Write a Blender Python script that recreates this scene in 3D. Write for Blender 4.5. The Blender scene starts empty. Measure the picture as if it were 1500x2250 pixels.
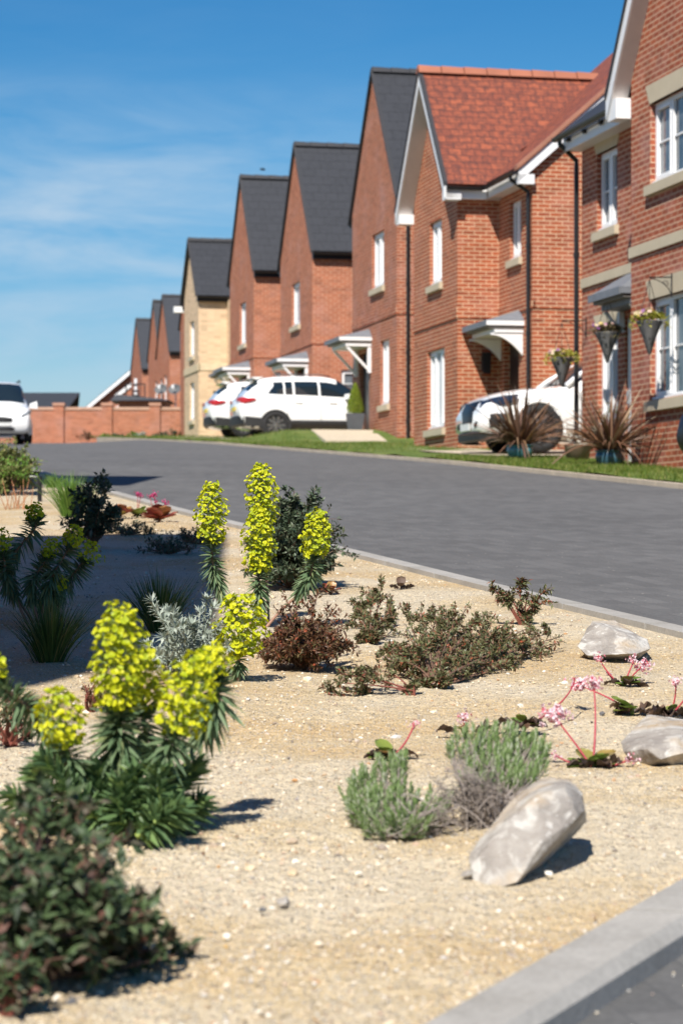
import bpy, bmesh, math, random
from mathutils import Vector, Matrix, noise
random.seed(7)
SC = bpy.context.scene
COL = SC.collection
R = math.radians
PI = math.pi

# ------------------------------------------------------------------ place geometry
# World: x right, y away from the photographer, z up.  The street climbs away from the
# camera; (t, w) are metres along the street and metres across it towards the houses.
FPX, CX, HY, CAMZ = 5312.0, 750.0, 1185.0, 0.9
UX, UY = -0.2134, 0.977

def P(t, w, z):
    return Vector((UX * t + UY * w, UY * t - UX * w, z))
U_DIR = Vector((UX, UY, 0)).normalized()
V_DIR = Vector((UY, -UX, 0)).normalized()

PROF = [(-60, -3.55), (0, 0.0), (34, 2.013), (54, 3.08), (64, 3.57), (82, 4.4), (105, 5.2), (130, 5.9), (200, 7.2), (400, 9.0), (3000, 12)]
def gz(y):
    if y <= PROF[0][0]: return PROF[0][1]
    for (a, za), (b, zb) in zip(PROF, PROF[1:]):
        if y <= b:
            return za + (zb - za) * (y - a) / (b - a)
    return PROF[-1][1]

def W(x, y, Y):
    return Vector(((x - CX) / FPX * Y, Y, CAMZ + (HY - y) / FPX * Y))

def GP(x, y):                       # where the sight line meets the ground
    lo, hi = 1.0, 110.0
    for _ in range(50):
        m = (lo + hi) / 2
        if CAMZ + (HY - y) / FPX * m > gz(m): lo = m
        else: hi = m
    p = W(x, y, lo); p.z = gz(lo)
    return p

KERB = [(-6, -4.72), (-3, -3.18), (0, -1.64), (2, -.61), (3.46, .137), (4.47, .635), (5.4, 1.09), (6.1, 1.38), (6.8, 1.55), (7.5, 1.56), (8.3, 1.46),
        (9.09, 1.28), (10.5, .90), (11.36, .66), (13.43, .126), (18.2, -1.12), (22.2, -2.11), (27.2, -3.30), (35, -5.05), (50, -8.4), (70, -12.8), (100, -19.3)]
def kerb_x(y):
    K = KERB
    for i in range(len(K) - 1):
        if y <= K[i + 1][0] or i == len(K) - 2:
            (y0, x0), (y1, x1) = K[i], K[i + 1]
            ym, xm = K[max(i - 1, 0)]; yp, xp = K[min(i + 2, len(K) - 1)]
            m0 = (x1 - xm) / (y1 - ym) if i > 0 else (x1 - x0) / (y1 - y0)
            m1 = (xp - x0) / (yp - y0) if i + 2 < len(K) else (x1 - x0) / (y1 - y0)
            h = y1 - y0; s = (y - y0) / h
            return ((2*s**3 - 3*s*s + 1) * x0 + (s**3 - 2*s*s + s) * h * m0 + (-2*s**3 + 3*s*s) * x1 + (s**3 - s*s) * h * m1)

def sand_z(x, y):
    d = kerb_x(y) - x
    e = max(0.0, min(1.0, d / .35))
    n = noise.noise(Vector((x * 1.3, y * 1.3, 2.0))) * .022 + noise.noise(Vector((x * 4.5, y * 4.5, 7.0))) * .012 + noise.noise(Vector((x * 15, y * 15, 3.0))) * .006 + max(0, noise.noise(Vector((x * 30, y * 30, 5.0)))) * .006
    return gz(y) + n * e - .012 + .006 * e

# ------------------------------------------------------------------ mesh builder
class MB:
    def __init__(s): s.v = []; s.f = []
    def poly(s, pts):
        i = len(s.v); s.v.extend([tuple(p) for p in pts]); s.f.append(tuple(range(i, i + len(pts))))
    def quadgrid(s, rows, closed=False):
        i = len(s.v); n = len(rows[0])
        for r in rows: s.v.extend([tuple(p) for p in r])
        for a in range(len(rows) - 1):
            for b in range(n if closed else n - 1):
                c = (b + 1) % n
                s.f.append((i + a*n + b, i + a*n + c, i + (a+1)*n + c, i + (a+1)*n + b))
    def hexa(s, p):                  # 8 corners: bottom ring then top ring
        i = len(s.v); s.v.extend([tuple(q) for q in p])
        for f in ((0, 3, 2, 1), (4, 5, 6, 7), (0, 1, 5, 4), (1, 2, 6, 5), (2, 3, 7, 6), (3, 0, 4, 7)):
            s.f.append(tuple(i + k for k in f))
    def box(s, O, a, n, u0, u1, d0, d1, z0, z1):
        q = lambda u, d, z: (O[0] + a[0]*u + n[0]*d, O[1] + a[1]*u + n[1]*d, O[2] + z)
        s.hexa([q(u0, d0, z0), q(u1, d0, z0), q(u1, d1, z0), q(u0, d1, z0), q(u0, d0, z1), q(u1, d0, z1), q(u1, d1, z1), q(u0, d1, z1)])
    def tbox(s, t0, t1, w0, w1, z0, z1):
        s.hexa([P(t0, w0, z0), P(t1, w0, z0), P(t1, w1, z0), P(t0, w1, z0), P(t0, w0, z1), P(t1, w0, z1), P(t1, w1, z1), P(t0, w1, z1)])
    def abox(s, x0, x1, y0, y1, z0, z1):
        s.hexa([(x0, y0, z0), (x1, y0, z0), (x1, y1, z0), (x0, y1, z0), (x0, y0, z1), (x1, y0, z1), (x1, y1, z1), (x0, y1, z1)])
    def tube(s, pts, rad, n=6, cap=True):
        pts = [Vector(p) for p in pts]
        if not isinstance(rad, (list, tuple)): rad = [rad] * len(pts)
        rows = []
        ref = None
        for i, p in enumerate(pts):
            d = (pts[min(i + 1, len(pts) - 1)] - pts[max(i - 1, 0)])
            if d.length < 1e-9: d = Vector((0, 0, 1))
            d.normalize()
            if ref is None:
                ref = Vector((1, 0, 0)) if abs(d.x) < .8 else Vector((0, 1, 0))
            a = (ref - d * ref.dot(d)); a.normalize(); b = d.cross(a); ref = a
            rows.append([p + (a * math.cos(2*PI*k/n) + b * math.sin(2*PI*k/n)) * rad[i] for k in range(n)])
        i0 = len(s.v)
        s.quadgrid(rows, True)
        if cap:
            s.f.append(tuple(i0 + k for k in reversed(range(n))))
            e = i0 + (len(pts) - 1) * n
            s.f.append(tuple(e + k for k in range(n)))
    def lathe(s, c, prof, n=20):     # prof: (r, z)
        rows = [[(c[0] + r*math.cos(2*PI*k/n), c[1] + r*math.sin(2*PI*k/n), c[2] + z) for k in range(n)] for r, z in prof]
        s.quadgrid(rows, True)
    def leaf(s, b, d, up, L, wd, fold=.25, droop=0.0):
        d = d.normalized(); sd = d.cross(up)
        if sd.length < 1e-4: sd = d.cross(Vector((1, .3, 0)))
        sd.normalize(); nn = sd.cross(d)
        m = b + d * (L * .48) + nn * (wd * fold) - Vector((0, 0, droop * L * .25))
        tip = b + d * L - Vector((0, 0, droop * L))
        l = b + d * (L * .45) + sd * (wd * .5) - Vector((0, 0, droop * L * .25)); r = b + d * (L * .45) - sd * (wd * .5) - Vector((0, 0, droop * L * .25))
        i = len(s.v); s.v.extend([tuple(b), tuple(l), tuple(m), tuple(r), tuple(tip)])
        m_ = i + 2
        s.f.extend([(i, m_, i + 1), (i, i + 3, m_), (i + 1, m_, i + 4), (m_, i + 3, i + 4)])
    def blade(s, b, d, sd, L, wd, curve, n=4, fold=0.0, tipw=.05, basew=.7):
        # curve: vector added quadratically
        rows = []
        for k in range(n + 1):
            q = k / n
            p = b + d * (L * q) + curve * (L * q * q)
            ww = wd * (basew + (1 - basew) * min(1, q * 3)) * (1 - q ** 2.2) + wd * tipw
            if fold:
                nn = sd.cross(d + curve * (2 * q)).normalized()
                rows.append([p + sd * ww * .5, p + nn * (-fold * ww), p - sd * ww * .5])
            else:
                rows.append([p + sd * ww * .5, p - sd * ww * .5])
        s.quadgrid(rows)
    def build(s, name, mat, parent=None, smooth=False, uv=True, local=False, recalc=True):
        off = Vector((0, 0, 0))
        if parent is not None and not local:
            q = parent
            while q is not None:
                off += q.location; q = q.parent
        me = bpy.data.meshes.new(name)
        me.from_pydata([(x - off.x, y - off.y, z - off.z) for x, y, z in s.v], [], s.f)
        me.update()
        if recalc:
            bm = bmesh.new(); bm.from_mesh(me); bmesh.ops.recalc_face_normals(bm, faces=bm.faces); bm.to_mesh(me); bm.free()
        if uv:
            L = me.uv_layers.new(name='uv')
            flat = [0.0] * (2 * len(me.loops))
            for p in me.polygons:
                n = p.normal
                if abs(n.z) > .985:
                    ta = Vector((UX, UY, 0)); tb = Vector((UY, -UX, 0))
                else:
                    ta = Vector((-n.y, n.x, 0)).normalized(); tb = n.cross(ta)
                    if tb.z < 0: tb = -tb
                for li in p.loop_indices:
                    co = me.vertices[me.loops[li].vertex_index].co + off
                    flat[2*li] = co.dot(ta); flat[2*li + 1] = co.dot(tb) if abs(n.z) > .1 else co.z
            L.data.foreach_set('uv', flat)
        if smooth:
            me.polygons.foreach_set('use_smooth', [True] * len(me.polygons))
        me.materials.append(mat)
        o = bpy.data.objects.new(name, me); COL.objects.link(o)
        if parent is not None: o.parent = parent
        return o

def tag(o, label=None, cat=None, group=None, kind=None):
    if label: o['label'] = label
    if cat: o['category'] = cat
    if group: o['group'] = group
    if kind: o['kind'] = kind
    return o
def thing(name, label, cat, loc, group=None, rotz=0):
    o = bpy.data.objects.new(name, None); COL.objects.link(o)
    o.empty_display_size = .1
    o.location = loc; o.rotation_euler = (0, 0, rotz)
    return tag(o, label, cat, group)
def copy_tree(o, parent=None):
    c = o.copy(); COL.objects.link(c); c.parent = parent
    for ch in o.children: copy_tree(ch, c)
    return c

# ------------------------------------------------------------------ materials
class NT:
    def __init__(s, name):
        s.m = bpy.data.materials.new(name); s.m.use_nodes = True
        s.t = s.m.node_tree; s.t.nodes.clear()
        s.out = s.n('ShaderNodeOutputMaterial')
        s.b = s.n('ShaderNodeBsdfPrincipled')
        s.l(s.b.outputs[0], s.out.inputs['Surface'])
    def n(s, k, **kw):
        x = s.t.nodes.new(k)
        for a, b in kw.items(): setattr(x, a, b)
        return x
    def l(s, a, b): s.t.links.new(a, b)
    def val(s, sock, v):
        s.b.inputs[sock].default_value = v
    def ramp(s, fac, stops, interp='LINEAR'):
        r = s.n('ShaderNodeValToRGB'); e = r.color_ramp.elements; r.color_ramp.interpolation = interp
        while len(e) > 1: e.remove(e[-1])
        e[0].position = stops[0][0]; e[0].color = (*stops[0][1], 1)
        for p, c in stops[1:]:
            q = e.new(p); q.color = (*c, 1)
        s.l(fac, r.inputs[0]); return r.outputs[0]
    def noise(s, scale, detail=3, vec=None, rough=.55, dist=0):
        x = s.n('ShaderNodeTexNoise'); x.inputs['Scale'].default_value = scale; x.inputs['Detail'].default_value = detail
        x.inputs['Roughness'].default_value = rough; x.inputs['Distortion'].default_value = dist
        if vec is not None: s.l(vec, x.inputs['Vector'])
        return x.outputs['Fac']
    def mix(s, fac, a, b, mode='MIX'):
        x = s.n('ShaderNodeMix', data_type='RGBA', blend_type=mode)
        for sock, v in ((x.inputs[0], fac), (x.inputs[6], a), (x.inputs[7], b)):
            if hasattr(v, 'is_output'): s.l(v, sock)
            elif isinstance(v, (int, float)): sock.default_value = v
            else: sock.default_value = (*v, 1)
        return x.outputs[2]
    def bump(s, h, strength=.4, dist=.01):
        x = s.n('ShaderNodeBump'); x.inputs['Strength'].default_value = strength; x.inputs['Distance'].default_value = dist
        s.l(h, x.inputs['Height']); s.l(x.outputs[0], s.b.inputs['Normal'])
    def obj(s): return s.n('ShaderNodeTexCoord').outputs['Object']
    def uvv(s): return s.n('ShaderNodeTexCoord').outputs['UV']

def g3(v): return (v, v, v)

def m_plain(name, col, rough=.5, metal=0, var=.08, scale=6, spec=.5, coat=0):
    t = NT(name)
    n = t.noise(scale, 4, t.obj())
    c = t.ramp(n, [(.3, tuple(max(0, x * (1 - var)) for x in col)), (.7, tuple(x * (1 + var) for x in col))])
    t.l(c, t.b.inputs['Base Color'])
    t.val('Roughness', rough); t.val('Metallic', metal); t.val('Specular IOR Level', spec)
    if coat: t.val('Coat Weight', coat); t.val('Coat Roughness', .03)
    return t.m

def m_brick(name, c1, c2, mortar, pale=(.62, .40, .34), pale_amt=.45):
    t = NT(name); uv = t.uvv()
    b = t.n('ShaderNodeTexBrick'); t.l(uv, b.inputs['Vector'])
    b.inputs['Color1'].default_value = (*c1, 1); b.inputs['Color2'].default_value = (*c2, 1); b.inputs['Mortar'].default_value = (*mortar, 1)
    b.inputs['Scale'].default_value = 1; b.inputs['Brick Width'].default_value = .225; b.inputs['Row Height'].default_value = .075
    b.inputs['Mortar Size'].default_value = .0085; b.inputs['Mortar Smooth'].default_value = .15; b.inputs['Bias'].default_value = -.1
    n = t.noise(1.1, 4, uv, .6); n2 = t.noise(30, 3, uv)
    fac = t.ramp(n, [(.5, g3(0)), (.72, g3(pale_amt))])
    # efflorescence settles on some bricks only
    sep = t.n('ShaderNodeSeparateXYZ'); t.l(uv, sep.inputs[0])
    cmb = t.n('ShaderNodeCombineXYZ')
    for ax, k in ((0, 1 / .225), (1, 1 / .075)):
        mu = t.n('ShaderNodeMath', operation='MULTIPLY'); mu.inputs[1].default_value = k; t.l(sep.outputs[ax], mu.inputs[0])
        fl = t.n('ShaderNodeMath', operation='FLOOR'); t.l(mu.outputs[0], fl.inputs[0]); t.l(fl.outputs[0], cmb.inputs[ax])
    wn = t.n('ShaderNodeTexWhiteNoise', noise_dimensions='2D'); t.l(cmb.outputs[0], wn.inputs['Vector'])
    c = t.mix(fac, b.outputs['Color'], pale)
    dark = t.ramp(wn.outputs['Value'], [(0, g3(.62)), (.12, g3(.85)), (.5, g3(1)), (1, g3(1.12))])
    c = t.mix(.6, c, dark, 'MULTIPLY')
    c = t.mix(.35, c, t.ramp(n2, [(.3, g3(.8)), (.7, g3(1.15))]), 'MULTIPLY')
    t.l(c, t.b.inputs['Base Color']); t.val('Roughness', .85); t.val('Specular IOR Level', .3)
    inv = t.n('ShaderNodeMath', operation='SUBTRACT'); inv.inputs[0].default_value = 1; t.l(b.outputs['Fac'], inv.inputs[1])
    t.bump(inv.outputs[0], .6, .006)
    return t.m

def m_tiles(name, cols, width, row, joint, rough=.7, var=.6, jsize=.012):
    t = NT(name); uv = t.uvv()
    b = t.n('ShaderNodeTexBrick'); t.l(uv, b.inputs['Vector'])
    b.inputs['Color1'].default_value = (*cols[0], 1); b.inputs['Color2'].default_value = (*cols[1], 1); b.inputs['Mortar'].default_value = (*joint, 1)
    b.inputs['Scale'].default_value = 1; b.inputs['Brick Width'].default_value = width; b.inputs['Row Height'].default_value = row
    b.inputs['Mortar Size'].default_value = jsize; b.inputs['Mortar Smooth'].default_value = .6
    n = t.noise(8.5, 3, uv, .6)
    c = t.mix(t.ramp(n, [(.42, g3(0)), (.62, g3(var))]), b.outputs['Color'], cols[2])
    t.l(c, t.b.inputs['Base Color']); t.val('Roughness', rough)
    # each course slopes up to its lower lip
    sep = t.n('ShaderNodeSeparateXYZ'); t.l(uv, sep.inputs[0])
    mu = t.n('ShaderNodeMath', operation='MULTIPLY'); mu.inputs[1].default_value = 1 / row; t.l(sep.outputs[1], mu.inputs[0])
    fr = t.n('ShaderNodeMath', operation='FRACT'); t.l(mu.outputs[0], fr.inputs[0])
    sb = t.n('ShaderNodeMath', operation='SUBTRACT'); sb.inputs[0].default_value = 1; t.l(fr.outputs[0], sb.inputs[1])
    t.bump(sb.outputs[0], .7, .02)
    return t.m

def m_leaf(name, stops, rough=.5, trans=.25, spec=.4, noise_scale=0, per='island'):
    t = NT(name)
    g = t.n('ShaderNodeNewGeometry')
    c = t.ramp(g.outputs['Random Per Island'] if per == 'island' else t.n('ShaderNodeObjectInfo').outputs['Random'], stops)
    if noise_scale:
        c = t.mix(.5, c, t.ramp(t.noise(noise_scale, 3, t.obj()), [(.3, g3(.7)), (.7, g3(1.25))]), 'MULTIPLY')
    t.l(c, t.b.inputs['Base Color']); t.val('Roughness', rough); t.val('Specular IOR Level', spec)
    tr = t.n('ShaderNodeBsdfTranslucent'); t.l(c, tr.inputs['Color'])
    mx = t.n('ShaderNodeMixShader'); mx.inputs[0].default_value = trans
    t.l(t.b.outputs[0], mx.inputs[1]); t.l(tr.outputs[0], mx.inputs[2]); t.l(mx.outputs[0], t.out.inputs['Surface'])
    return t.m

M = {}
M['brick_orange'] = m_brick('brick_orange', (.37, .095, .040), (.265, .063, .030), (.60, .41, .26), pale=(.50, .26, .19), pale_amt=.4)
M['brick_red'] = m_brick('brick_red', (.36, .097, .046), (.26, .066, .036), (.57, .38, .255), pale=(.46, .25, .21), pale_amt=.5)
M['brick_soft'] = m_brick('brick_soft', (.41, .128, .064), (.32, .094, .05), (.53, .325, .215), pale=(.44, .23, .18), pale_amt=.6)
M['brick_cream'] = m_brick('brick_cream', (.68, .495, .315), (.63, .445, .275), (.65, .49, .34), pale=(.68, .53, .37), pale_amt=.3)
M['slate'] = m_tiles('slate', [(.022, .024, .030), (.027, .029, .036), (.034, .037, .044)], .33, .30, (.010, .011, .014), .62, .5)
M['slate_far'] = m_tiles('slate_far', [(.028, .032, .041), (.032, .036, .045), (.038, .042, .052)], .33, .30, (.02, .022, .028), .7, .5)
M['redtile'] = m_tiles('redtile', [(.31, .080, .036), (.225, .055, .028), (.085, .027, .021)], .25, .175, (.075, .022, .017), .78, .8, .014)
M['stone'] = m_plain('stone', (.50, .43, .31), .85, var=.06, scale=3)
M['white_upvc'] = m_plain('white_upvc', (.80, .80, .80), .35, var=.02)
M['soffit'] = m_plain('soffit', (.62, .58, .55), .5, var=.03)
M['black_plastic'] = m_plain('black_plastic', (.012, .012, .013), .4, var=.1)
M['dark_verge'] = m_plain('dark_verge', (.03, .03, .034), .6)
M['door_black'] = m_plain('door_black', (.015, .016, .018), .35)
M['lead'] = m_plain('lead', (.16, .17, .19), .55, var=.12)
M['concrete'] = m_plain('concrete', (.52, .44, .32), .9, var=.1, scale=9)
M['iron'] = m_plain('iron', (.02, .02, .022), .45, metal=.3)
M['grey_metal'] = m_plain('grey_metal', (.35, .36, .37), .4, metal=.6)

def m_glass():
    t = NT('window_glass')
    n = t.noise(1.2, 2, t.obj())
    c = t.ramp(n, [(.4, (.045, .06, .075)), (.62, (.16, .18, .20))])
    t.l(c, t.b.inputs['Base Color']); t.val('Roughness', .04); t.val('Specular IOR Level', .9)
    return t.m
M['glass'] = m_glass()
def m_blind():
    t = NT('net_blind')
    w = t.n('ShaderNodeTexWave'); w.bands_direction = 'X'; w.inputs['Scale'].default_value = 6; t.l(t.uvv(), w.inputs['Vector'])
    t.l(t.ramp(w.outputs['Fac'], [(0, (.30, .34, .39)), (1, (.58, .60, .62))]), t.b.inputs['Base Color']); t.val('Roughness', .12); t.val('Specular IOR Level', .8)
    return t.m
M['blind'] = m_blind()
# ------------------------------------------------------------------ setting
def m_sand():
    t = NT('sandy_gravel'); o = t.obj()
    n1 = t.noise(1.1, 5, o, .6); n2 = t.noise(22, 4, o, .65); n3 = t.noise(140, 2, o)
    base = t.ramp(n1, [(.34, (.57, .40, .20)), (.46, (.61, .475, .285)), (.58, (.66, .56, .40))])
    c = t.mix(.55, base, t.ramp(n2, [(.3, g3(.72)), (.55, g3(1.0)), (.75, g3(1.16))]), 'MULTIPLY')
    c = t.mix(.5, c, t.ramp(n3, [(.3, g3(.7)), (.7, g3(1.2))]), 'MULTIPLY')
    v = t.n('ShaderNodeTexVoronoi'); v.inputs['Scale'].default_value = 95; t.l(o, v.inputs['Vector'])
    sp = t.n('ShaderNodeSeparateColor'); t.l(v.outputs['Color'], sp.inputs[0])
    near = t.ramp(v.outputs['Distance'], [(.28, g3(1)), (.42, g3(0))])
    pick = t.ramp(sp.outputs[0], [(.40, g3(0)), (.44, g3(1))])
    mk = t.mix(1.0, near, pick, 'MULTIPLY')
    stones = t.ramp(sp.outputs[1], [(0, (.22, .19, .16)), (.15, (.50, .42, .33)), (.4, (.70, .62, .50)), (.8, (.78, .74, .66)), (1, (.55, .30, .14))])
    v2 = t.n('ShaderNodeTexVoronoi'); v2.inputs['Scale'].default_value = 190; t.l(o, v2.inputs['Vector'])
    sp2 = t.n('ShaderNodeSeparateColor'); t.l(v2.outputs['Color'], sp2.inputs[0])
    m2 = t.mix(1.0, t.ramp(v2.outputs['Distance'], [(.30, g3(1)), (.48, g3(0))]), t.ramp(sp2.outputs[0], [(.45, g3(0)), (.5, g3(.85))]), 'MULTIPLY')
    c = t.mix(m2, c, t.ramp(sp2.outputs[1], [(0, (.16, .13, .10)), (.2, (.40, .31, .22)), (.5, (.68, .58, .44)), (.85, (.80, .75, .66)), (1, (.45, .42, .39))]))
    c = t.mix(mk, c, stones)
    t.l(c, t.b.inputs['Base Color']); t.val('Roughness', .95); t.val('Specular IOR Level', .15)
    ad = t.n('ShaderNodeMath', operation='ADD'); t.l(n2, ad.inputs[0])
    a2 = t.n('ShaderNodeMath', operation='MULTIPLY_ADD'); t.l(n3, a2.inputs[0]); a2.inputs[1].default_value = .5; t.l(mk, a2.inputs[2])
    t.l(a2.outputs[0], ad.inputs[1])
    t.bump(ad.outputs[0], 1.0, .02)
    return t.m
def m_road():
    t = NT('block_paving'); uv = t.uvv(); o = t.obj()
    b = t.n('ShaderNodeTexBrick'); t.l(uv, b.inputs['Vector'])
    b.inputs['Color1'].default_value = (.128, .126, .124, 1); b.inputs['Color2'].default_value = (.098, .097, .096, 1); b.inputs['Mortar'].default_value = (.09, .09, .091, 1)
    b.inputs['Scale'].default_value = 1; b.inputs['Brick Width'].default_value = .2; b.inputs['Row Height'].default_value = .1
    b.inputs['Mortar Size'].default_value = .003; b.inputs['Mortar Smooth'].default_value = .3
    c = t.mix(.5, b.outputs['Color'], t.ramp(t.noise(.5, 5, o, .6), [(.3, g3(.8)), (.7, g3(1.2))]), 'MULTIPLY')
    c = t.mix(.6, c, t.ramp(t.noise(60, 4, o, .7), [(.3, g3(.7)), (.7, g3(1.3))]), 'MULTIPLY')
    v = t.n('ShaderNodeTexVoronoi'); v.inputs['Scale'].default_value = 28; t.l(o, v.inputs['Vector'])
    sp = t.n('ShaderNodeSeparateColor'); t.l(v.outputs['Color'], sp.inputs[0])
    mk = t.mix(1.0, t.ramp(v.outputs['Distance'], [(.1, g3(1)), (.18, g3(0))]), t.ramp(sp.outputs[0], [(.93, g3(0)), (.95, g3(1))]), 'MULTIPLY')
    c = t.mix(mk, c, (.5, .47, .42))
    t.l(c, t.b.inputs['Base Color']); t.val('Roughness', .85); t.val('Specular IOR Level', .25)
    t.bump(b.outputs['Fac'], -.3, .004)
    return t.m
def m_kerb():
    t = NT('kerb_concrete'); o = t.obj()
    c = t.ramp(t.noise(3, 5, o, .65), [(.3, (.26, .245, .22)), (.5, (.325, .31, .285)), (.7, (.39, .37, .34))])
    c = t.mix(.5, c, t.ramp(t.noise(90, 3, o), [(.3, g3(.75)), (.7, g3(1.2))]), 'MULTIPLY')
    c = t.mix(t.ramp(t.noise(9, 4, o, .7), [(.6, g3(0)), (.78, g3(.5))]), c, (.30, .26, .20))
    t.l(c, t.b.inputs['Base Color']); t.val('Roughness', .9); t.bump(t.noise(90, 3, o), .3, .003)
    return t.m
def m_lawn():
    t = NT('lawn_turf'); o = t.obj()
    c = t.ramp(t.noise(2.2, 5, o, .65), [(.3, (.05, .09, .01)), (.5, (.10, .155, .018)), (.7, (.19, .20, .05))])
    c = t.mix(.6, c, t.ramp(t.noise(50, 3, o), [(.3, g3(.55)), (.7, g3(1.3))]), 'MULTIPLY')
    t.l(c, t.b.inputs['Base Color']); t.val('Roughness', .9); t.bump(t.noise(50, 3, o), .8, .03)
    return t.m
M['sand'] = m_sand(); M['road'] = m_road(); M['kerb'] = m_kerb(); M['lawn'] = m_lawn()
M['soil'] = m_plain('soil', (.20, .17, .10), .95, var=.25, scale=.05)

def ysteps(a, b, s0, g):
    r = [a]; s = s0
    while r[-1] + s < b: r.append(r[-1] + s); s *= g
    r.append(b); return r

# far ground sheet, reaches the horizon
mb = MB()
rows = []
for y in [-60, -30, 0, 34, 54, 64, 82, 105, 130, 200, 400, 900, 3000]:
    rows.append([(x, y, gz(y) - .32) for x in (-2000, -300, -60, -20, 0, 20, 60, 300, 2000)])
mb.quadgrid(rows); tag(mb.build('ground', M['soil']), kind='structure')

# road sheet
mb = MB(); rows = []
for y in [-8, -4, 0, 4, 8, 14, 20, 27, 34, 44, 54, 64, 73, 82, 94, 104.95]:
    xr = (8.86 + UX * y * 1.0) / UY
    if y > 64: xr = max(xr, -5.5)
    rows.append([(kerb_x(y) - .6 + (xr + .3 - kerb_x(y)) * q / 6 if y > -8 else -6 + (xr + 6) * q / 6, y, gz(y) - .038) for q in range(7)])
def road_dip(x, y):
    f = lambda s: max(0, min(1, s)) ** 2 * (3 - 2 * max(0, min(1, s)))
    return .20 * f((-x - 5.0) / 4) * f((y - 50) / 12)
rows = [[(x, y, z - road_dip(x, y)) for x, y, z in r_] for r_ in rows]
mb.quadgrid(rows); tag(mb.build('road', M['road']), kind='structure')

# sandy planting bed
mb = MB(); rows = []
for y in ysteps(-2, 46, .05, 1.0085):
    xr = kerb_x(y); rows.append([])
    for q in range(171):
        s = 1 - q / 170.0
        x = xr - 9.5 * (s ** 1.7)
        rows[-1].append((x, y, sand_z(x, y)))
mb.quadgrid(rows); tag(mb.build('gravel_bed', M['sand'], smooth=True, uv=False), kind='structure')

# kerbs : stones laid end to end
def kerb_line(pts, width, lift, drop, name, stone=.92, side=1, chamfer=.02):
    seg = []; d = [0]
    for a, b in zip(pts, pts[1:]): d.append(d[-1] + (b - a).length)
    def at(s):
        for i in range(len(pts) - 1):
            if s <= d[i + 1] or i == len(pts) - 2:
                q = (s - d[i]) / (d[i + 1] - d[i]); p = pts[i].lerp(pts[i + 1], q)
                tn = (pts[i + 1] - pts[i]).normalized(); return p, tn
    mb = MB(); s = 0
    while s + stone < d[-1]:
        rows = []
        for q in (0.006, stone / 2, stone - .006):
            p, tn = at(s + q); nn = Vector((tn.y, -tn.x, 0)).normalized() * side
            z = gz(p.y)
            c = lambda o, h: (p.x + nn.x * o, p.y + nn.y * o, z + h)
            rows.append([c(0, -drop), c(0, lift), c(width - chamfer, lift), c(width, lift - chamfer), c(width, -drop)])
        mb.quadgrid(rows)
        for r in (rows[0], rows[-1]): mb.poly(r)
        s += stone
    return mb
kp = [Vector((kerb_x(y), y, 0)) for y in ysteps(-4, 75, .25, 1.02)]
tag(kerb_line(kp, .125, .012, .2, 'kerb').build('kerb', M['kerb']), kind='structure')
fk = []
for t in range(8, 66, 1): fk.append(P(t, 8.80, 0))
fk += [Vector(p + (0,)) for p in ((-6.7, 72), (-8.0, 80), (-9.1, 90), (-10.3, 104.8))]
for v in fk: v.z = 0
tag(kerb_line(fk, .11, -.012, .2, 'kerb', side=1).build('kerb', m_plain('far_kerb', (.50, .42, .32), .9, var=.15, scale=3)), kind='structure')

# lawns in front of the houses, with a low mound by the first drive
def lawn_z(t, w):
    p = P(t, w, 0); z = gz(p.y) - .005
    sw = max(0, min(1, (w - 9.3) / 1.5)); z += .26 * math.exp(-((t - 54.6) / 2.1) ** 2) * sw * sw * (3 - 2 * sw)
    z += noise.noise(Vector((t * .8, w * .8, 4))) * .03
    return z
def lawn_patch(t0, t1, w0, w1, wfun=None):
    mb = MB(); rows = []
    nt = max(2, int((t1 - t0) / .3)); nw = 12
    for i in range(nt + 1):
        t = t0 + (t1 - t0) * i / nt
        rows.append([])
        for j in range(nw + 1):
            w = w0 + (w1 - w0) * j / nw
            p = P(t, w, lawn_z(t, w)); rows[-1].append(tuple(p))
    mb.quadgrid(rows); return mb
lm = MB()
for a in ((12, 35.6, 8.91, 14), (35.6, 40.2, 8.91, 10.15), (40.2, 57.9, 8.91, 14), (57.9, 62.0, 8.91, 10.3), (62.0, 66.0, 8.91, 14)):
    p = lawn_patch(*a); i = len(lm.v); lm.v += p.v; lm.f += [tuple(k + i for k in f) for f in p.f]
tag(lm.build('lawn', M['lawn'], smooth=True, uv=False), kind='structure')
# verge curving to the garden wall
VA = [(-5.38, 66.4), (-6.6, 72), (-7.9, 80), (-9.0, 90), (-10.2, 104.9)]
VB = [(-.4, 67.5), (-2.0, 72), (-4, 80), (-5.2, 90), (-6.1, 104.9)]
mb = MB(); mb.quadgrid([[(ax + (bx - ax) * q / 5, ay + (by - ay) * q / 5, gz(ay + (by - ay) * q / 5) - .005) for q in range(6)] for (ax, ay), (bx, by) in zip(VA, VB)])
tag(mb.build('verge', M['lawn'], smooth=True, uv=False), kind='structure')
M['paver'] = m_plain('drive_paving', (.50, .42, .31), .9, var=.15, scale=4)
mb = MB()
for t0, t1 in ((35.6, 40.2), (57.9, 62.0), (66.6, 70.6)):
    rows = [[tuple(P(t, w, gz(P(t, w, 0).y) + .012)) for w in (10.1, 11, 12, 14, 18)] for t in (t0, (t0 + t1) / 2, t1)]
    mb.quadgrid(rows)
tag(mb.build('driveway', M['paver']), kind='structure')
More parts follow.
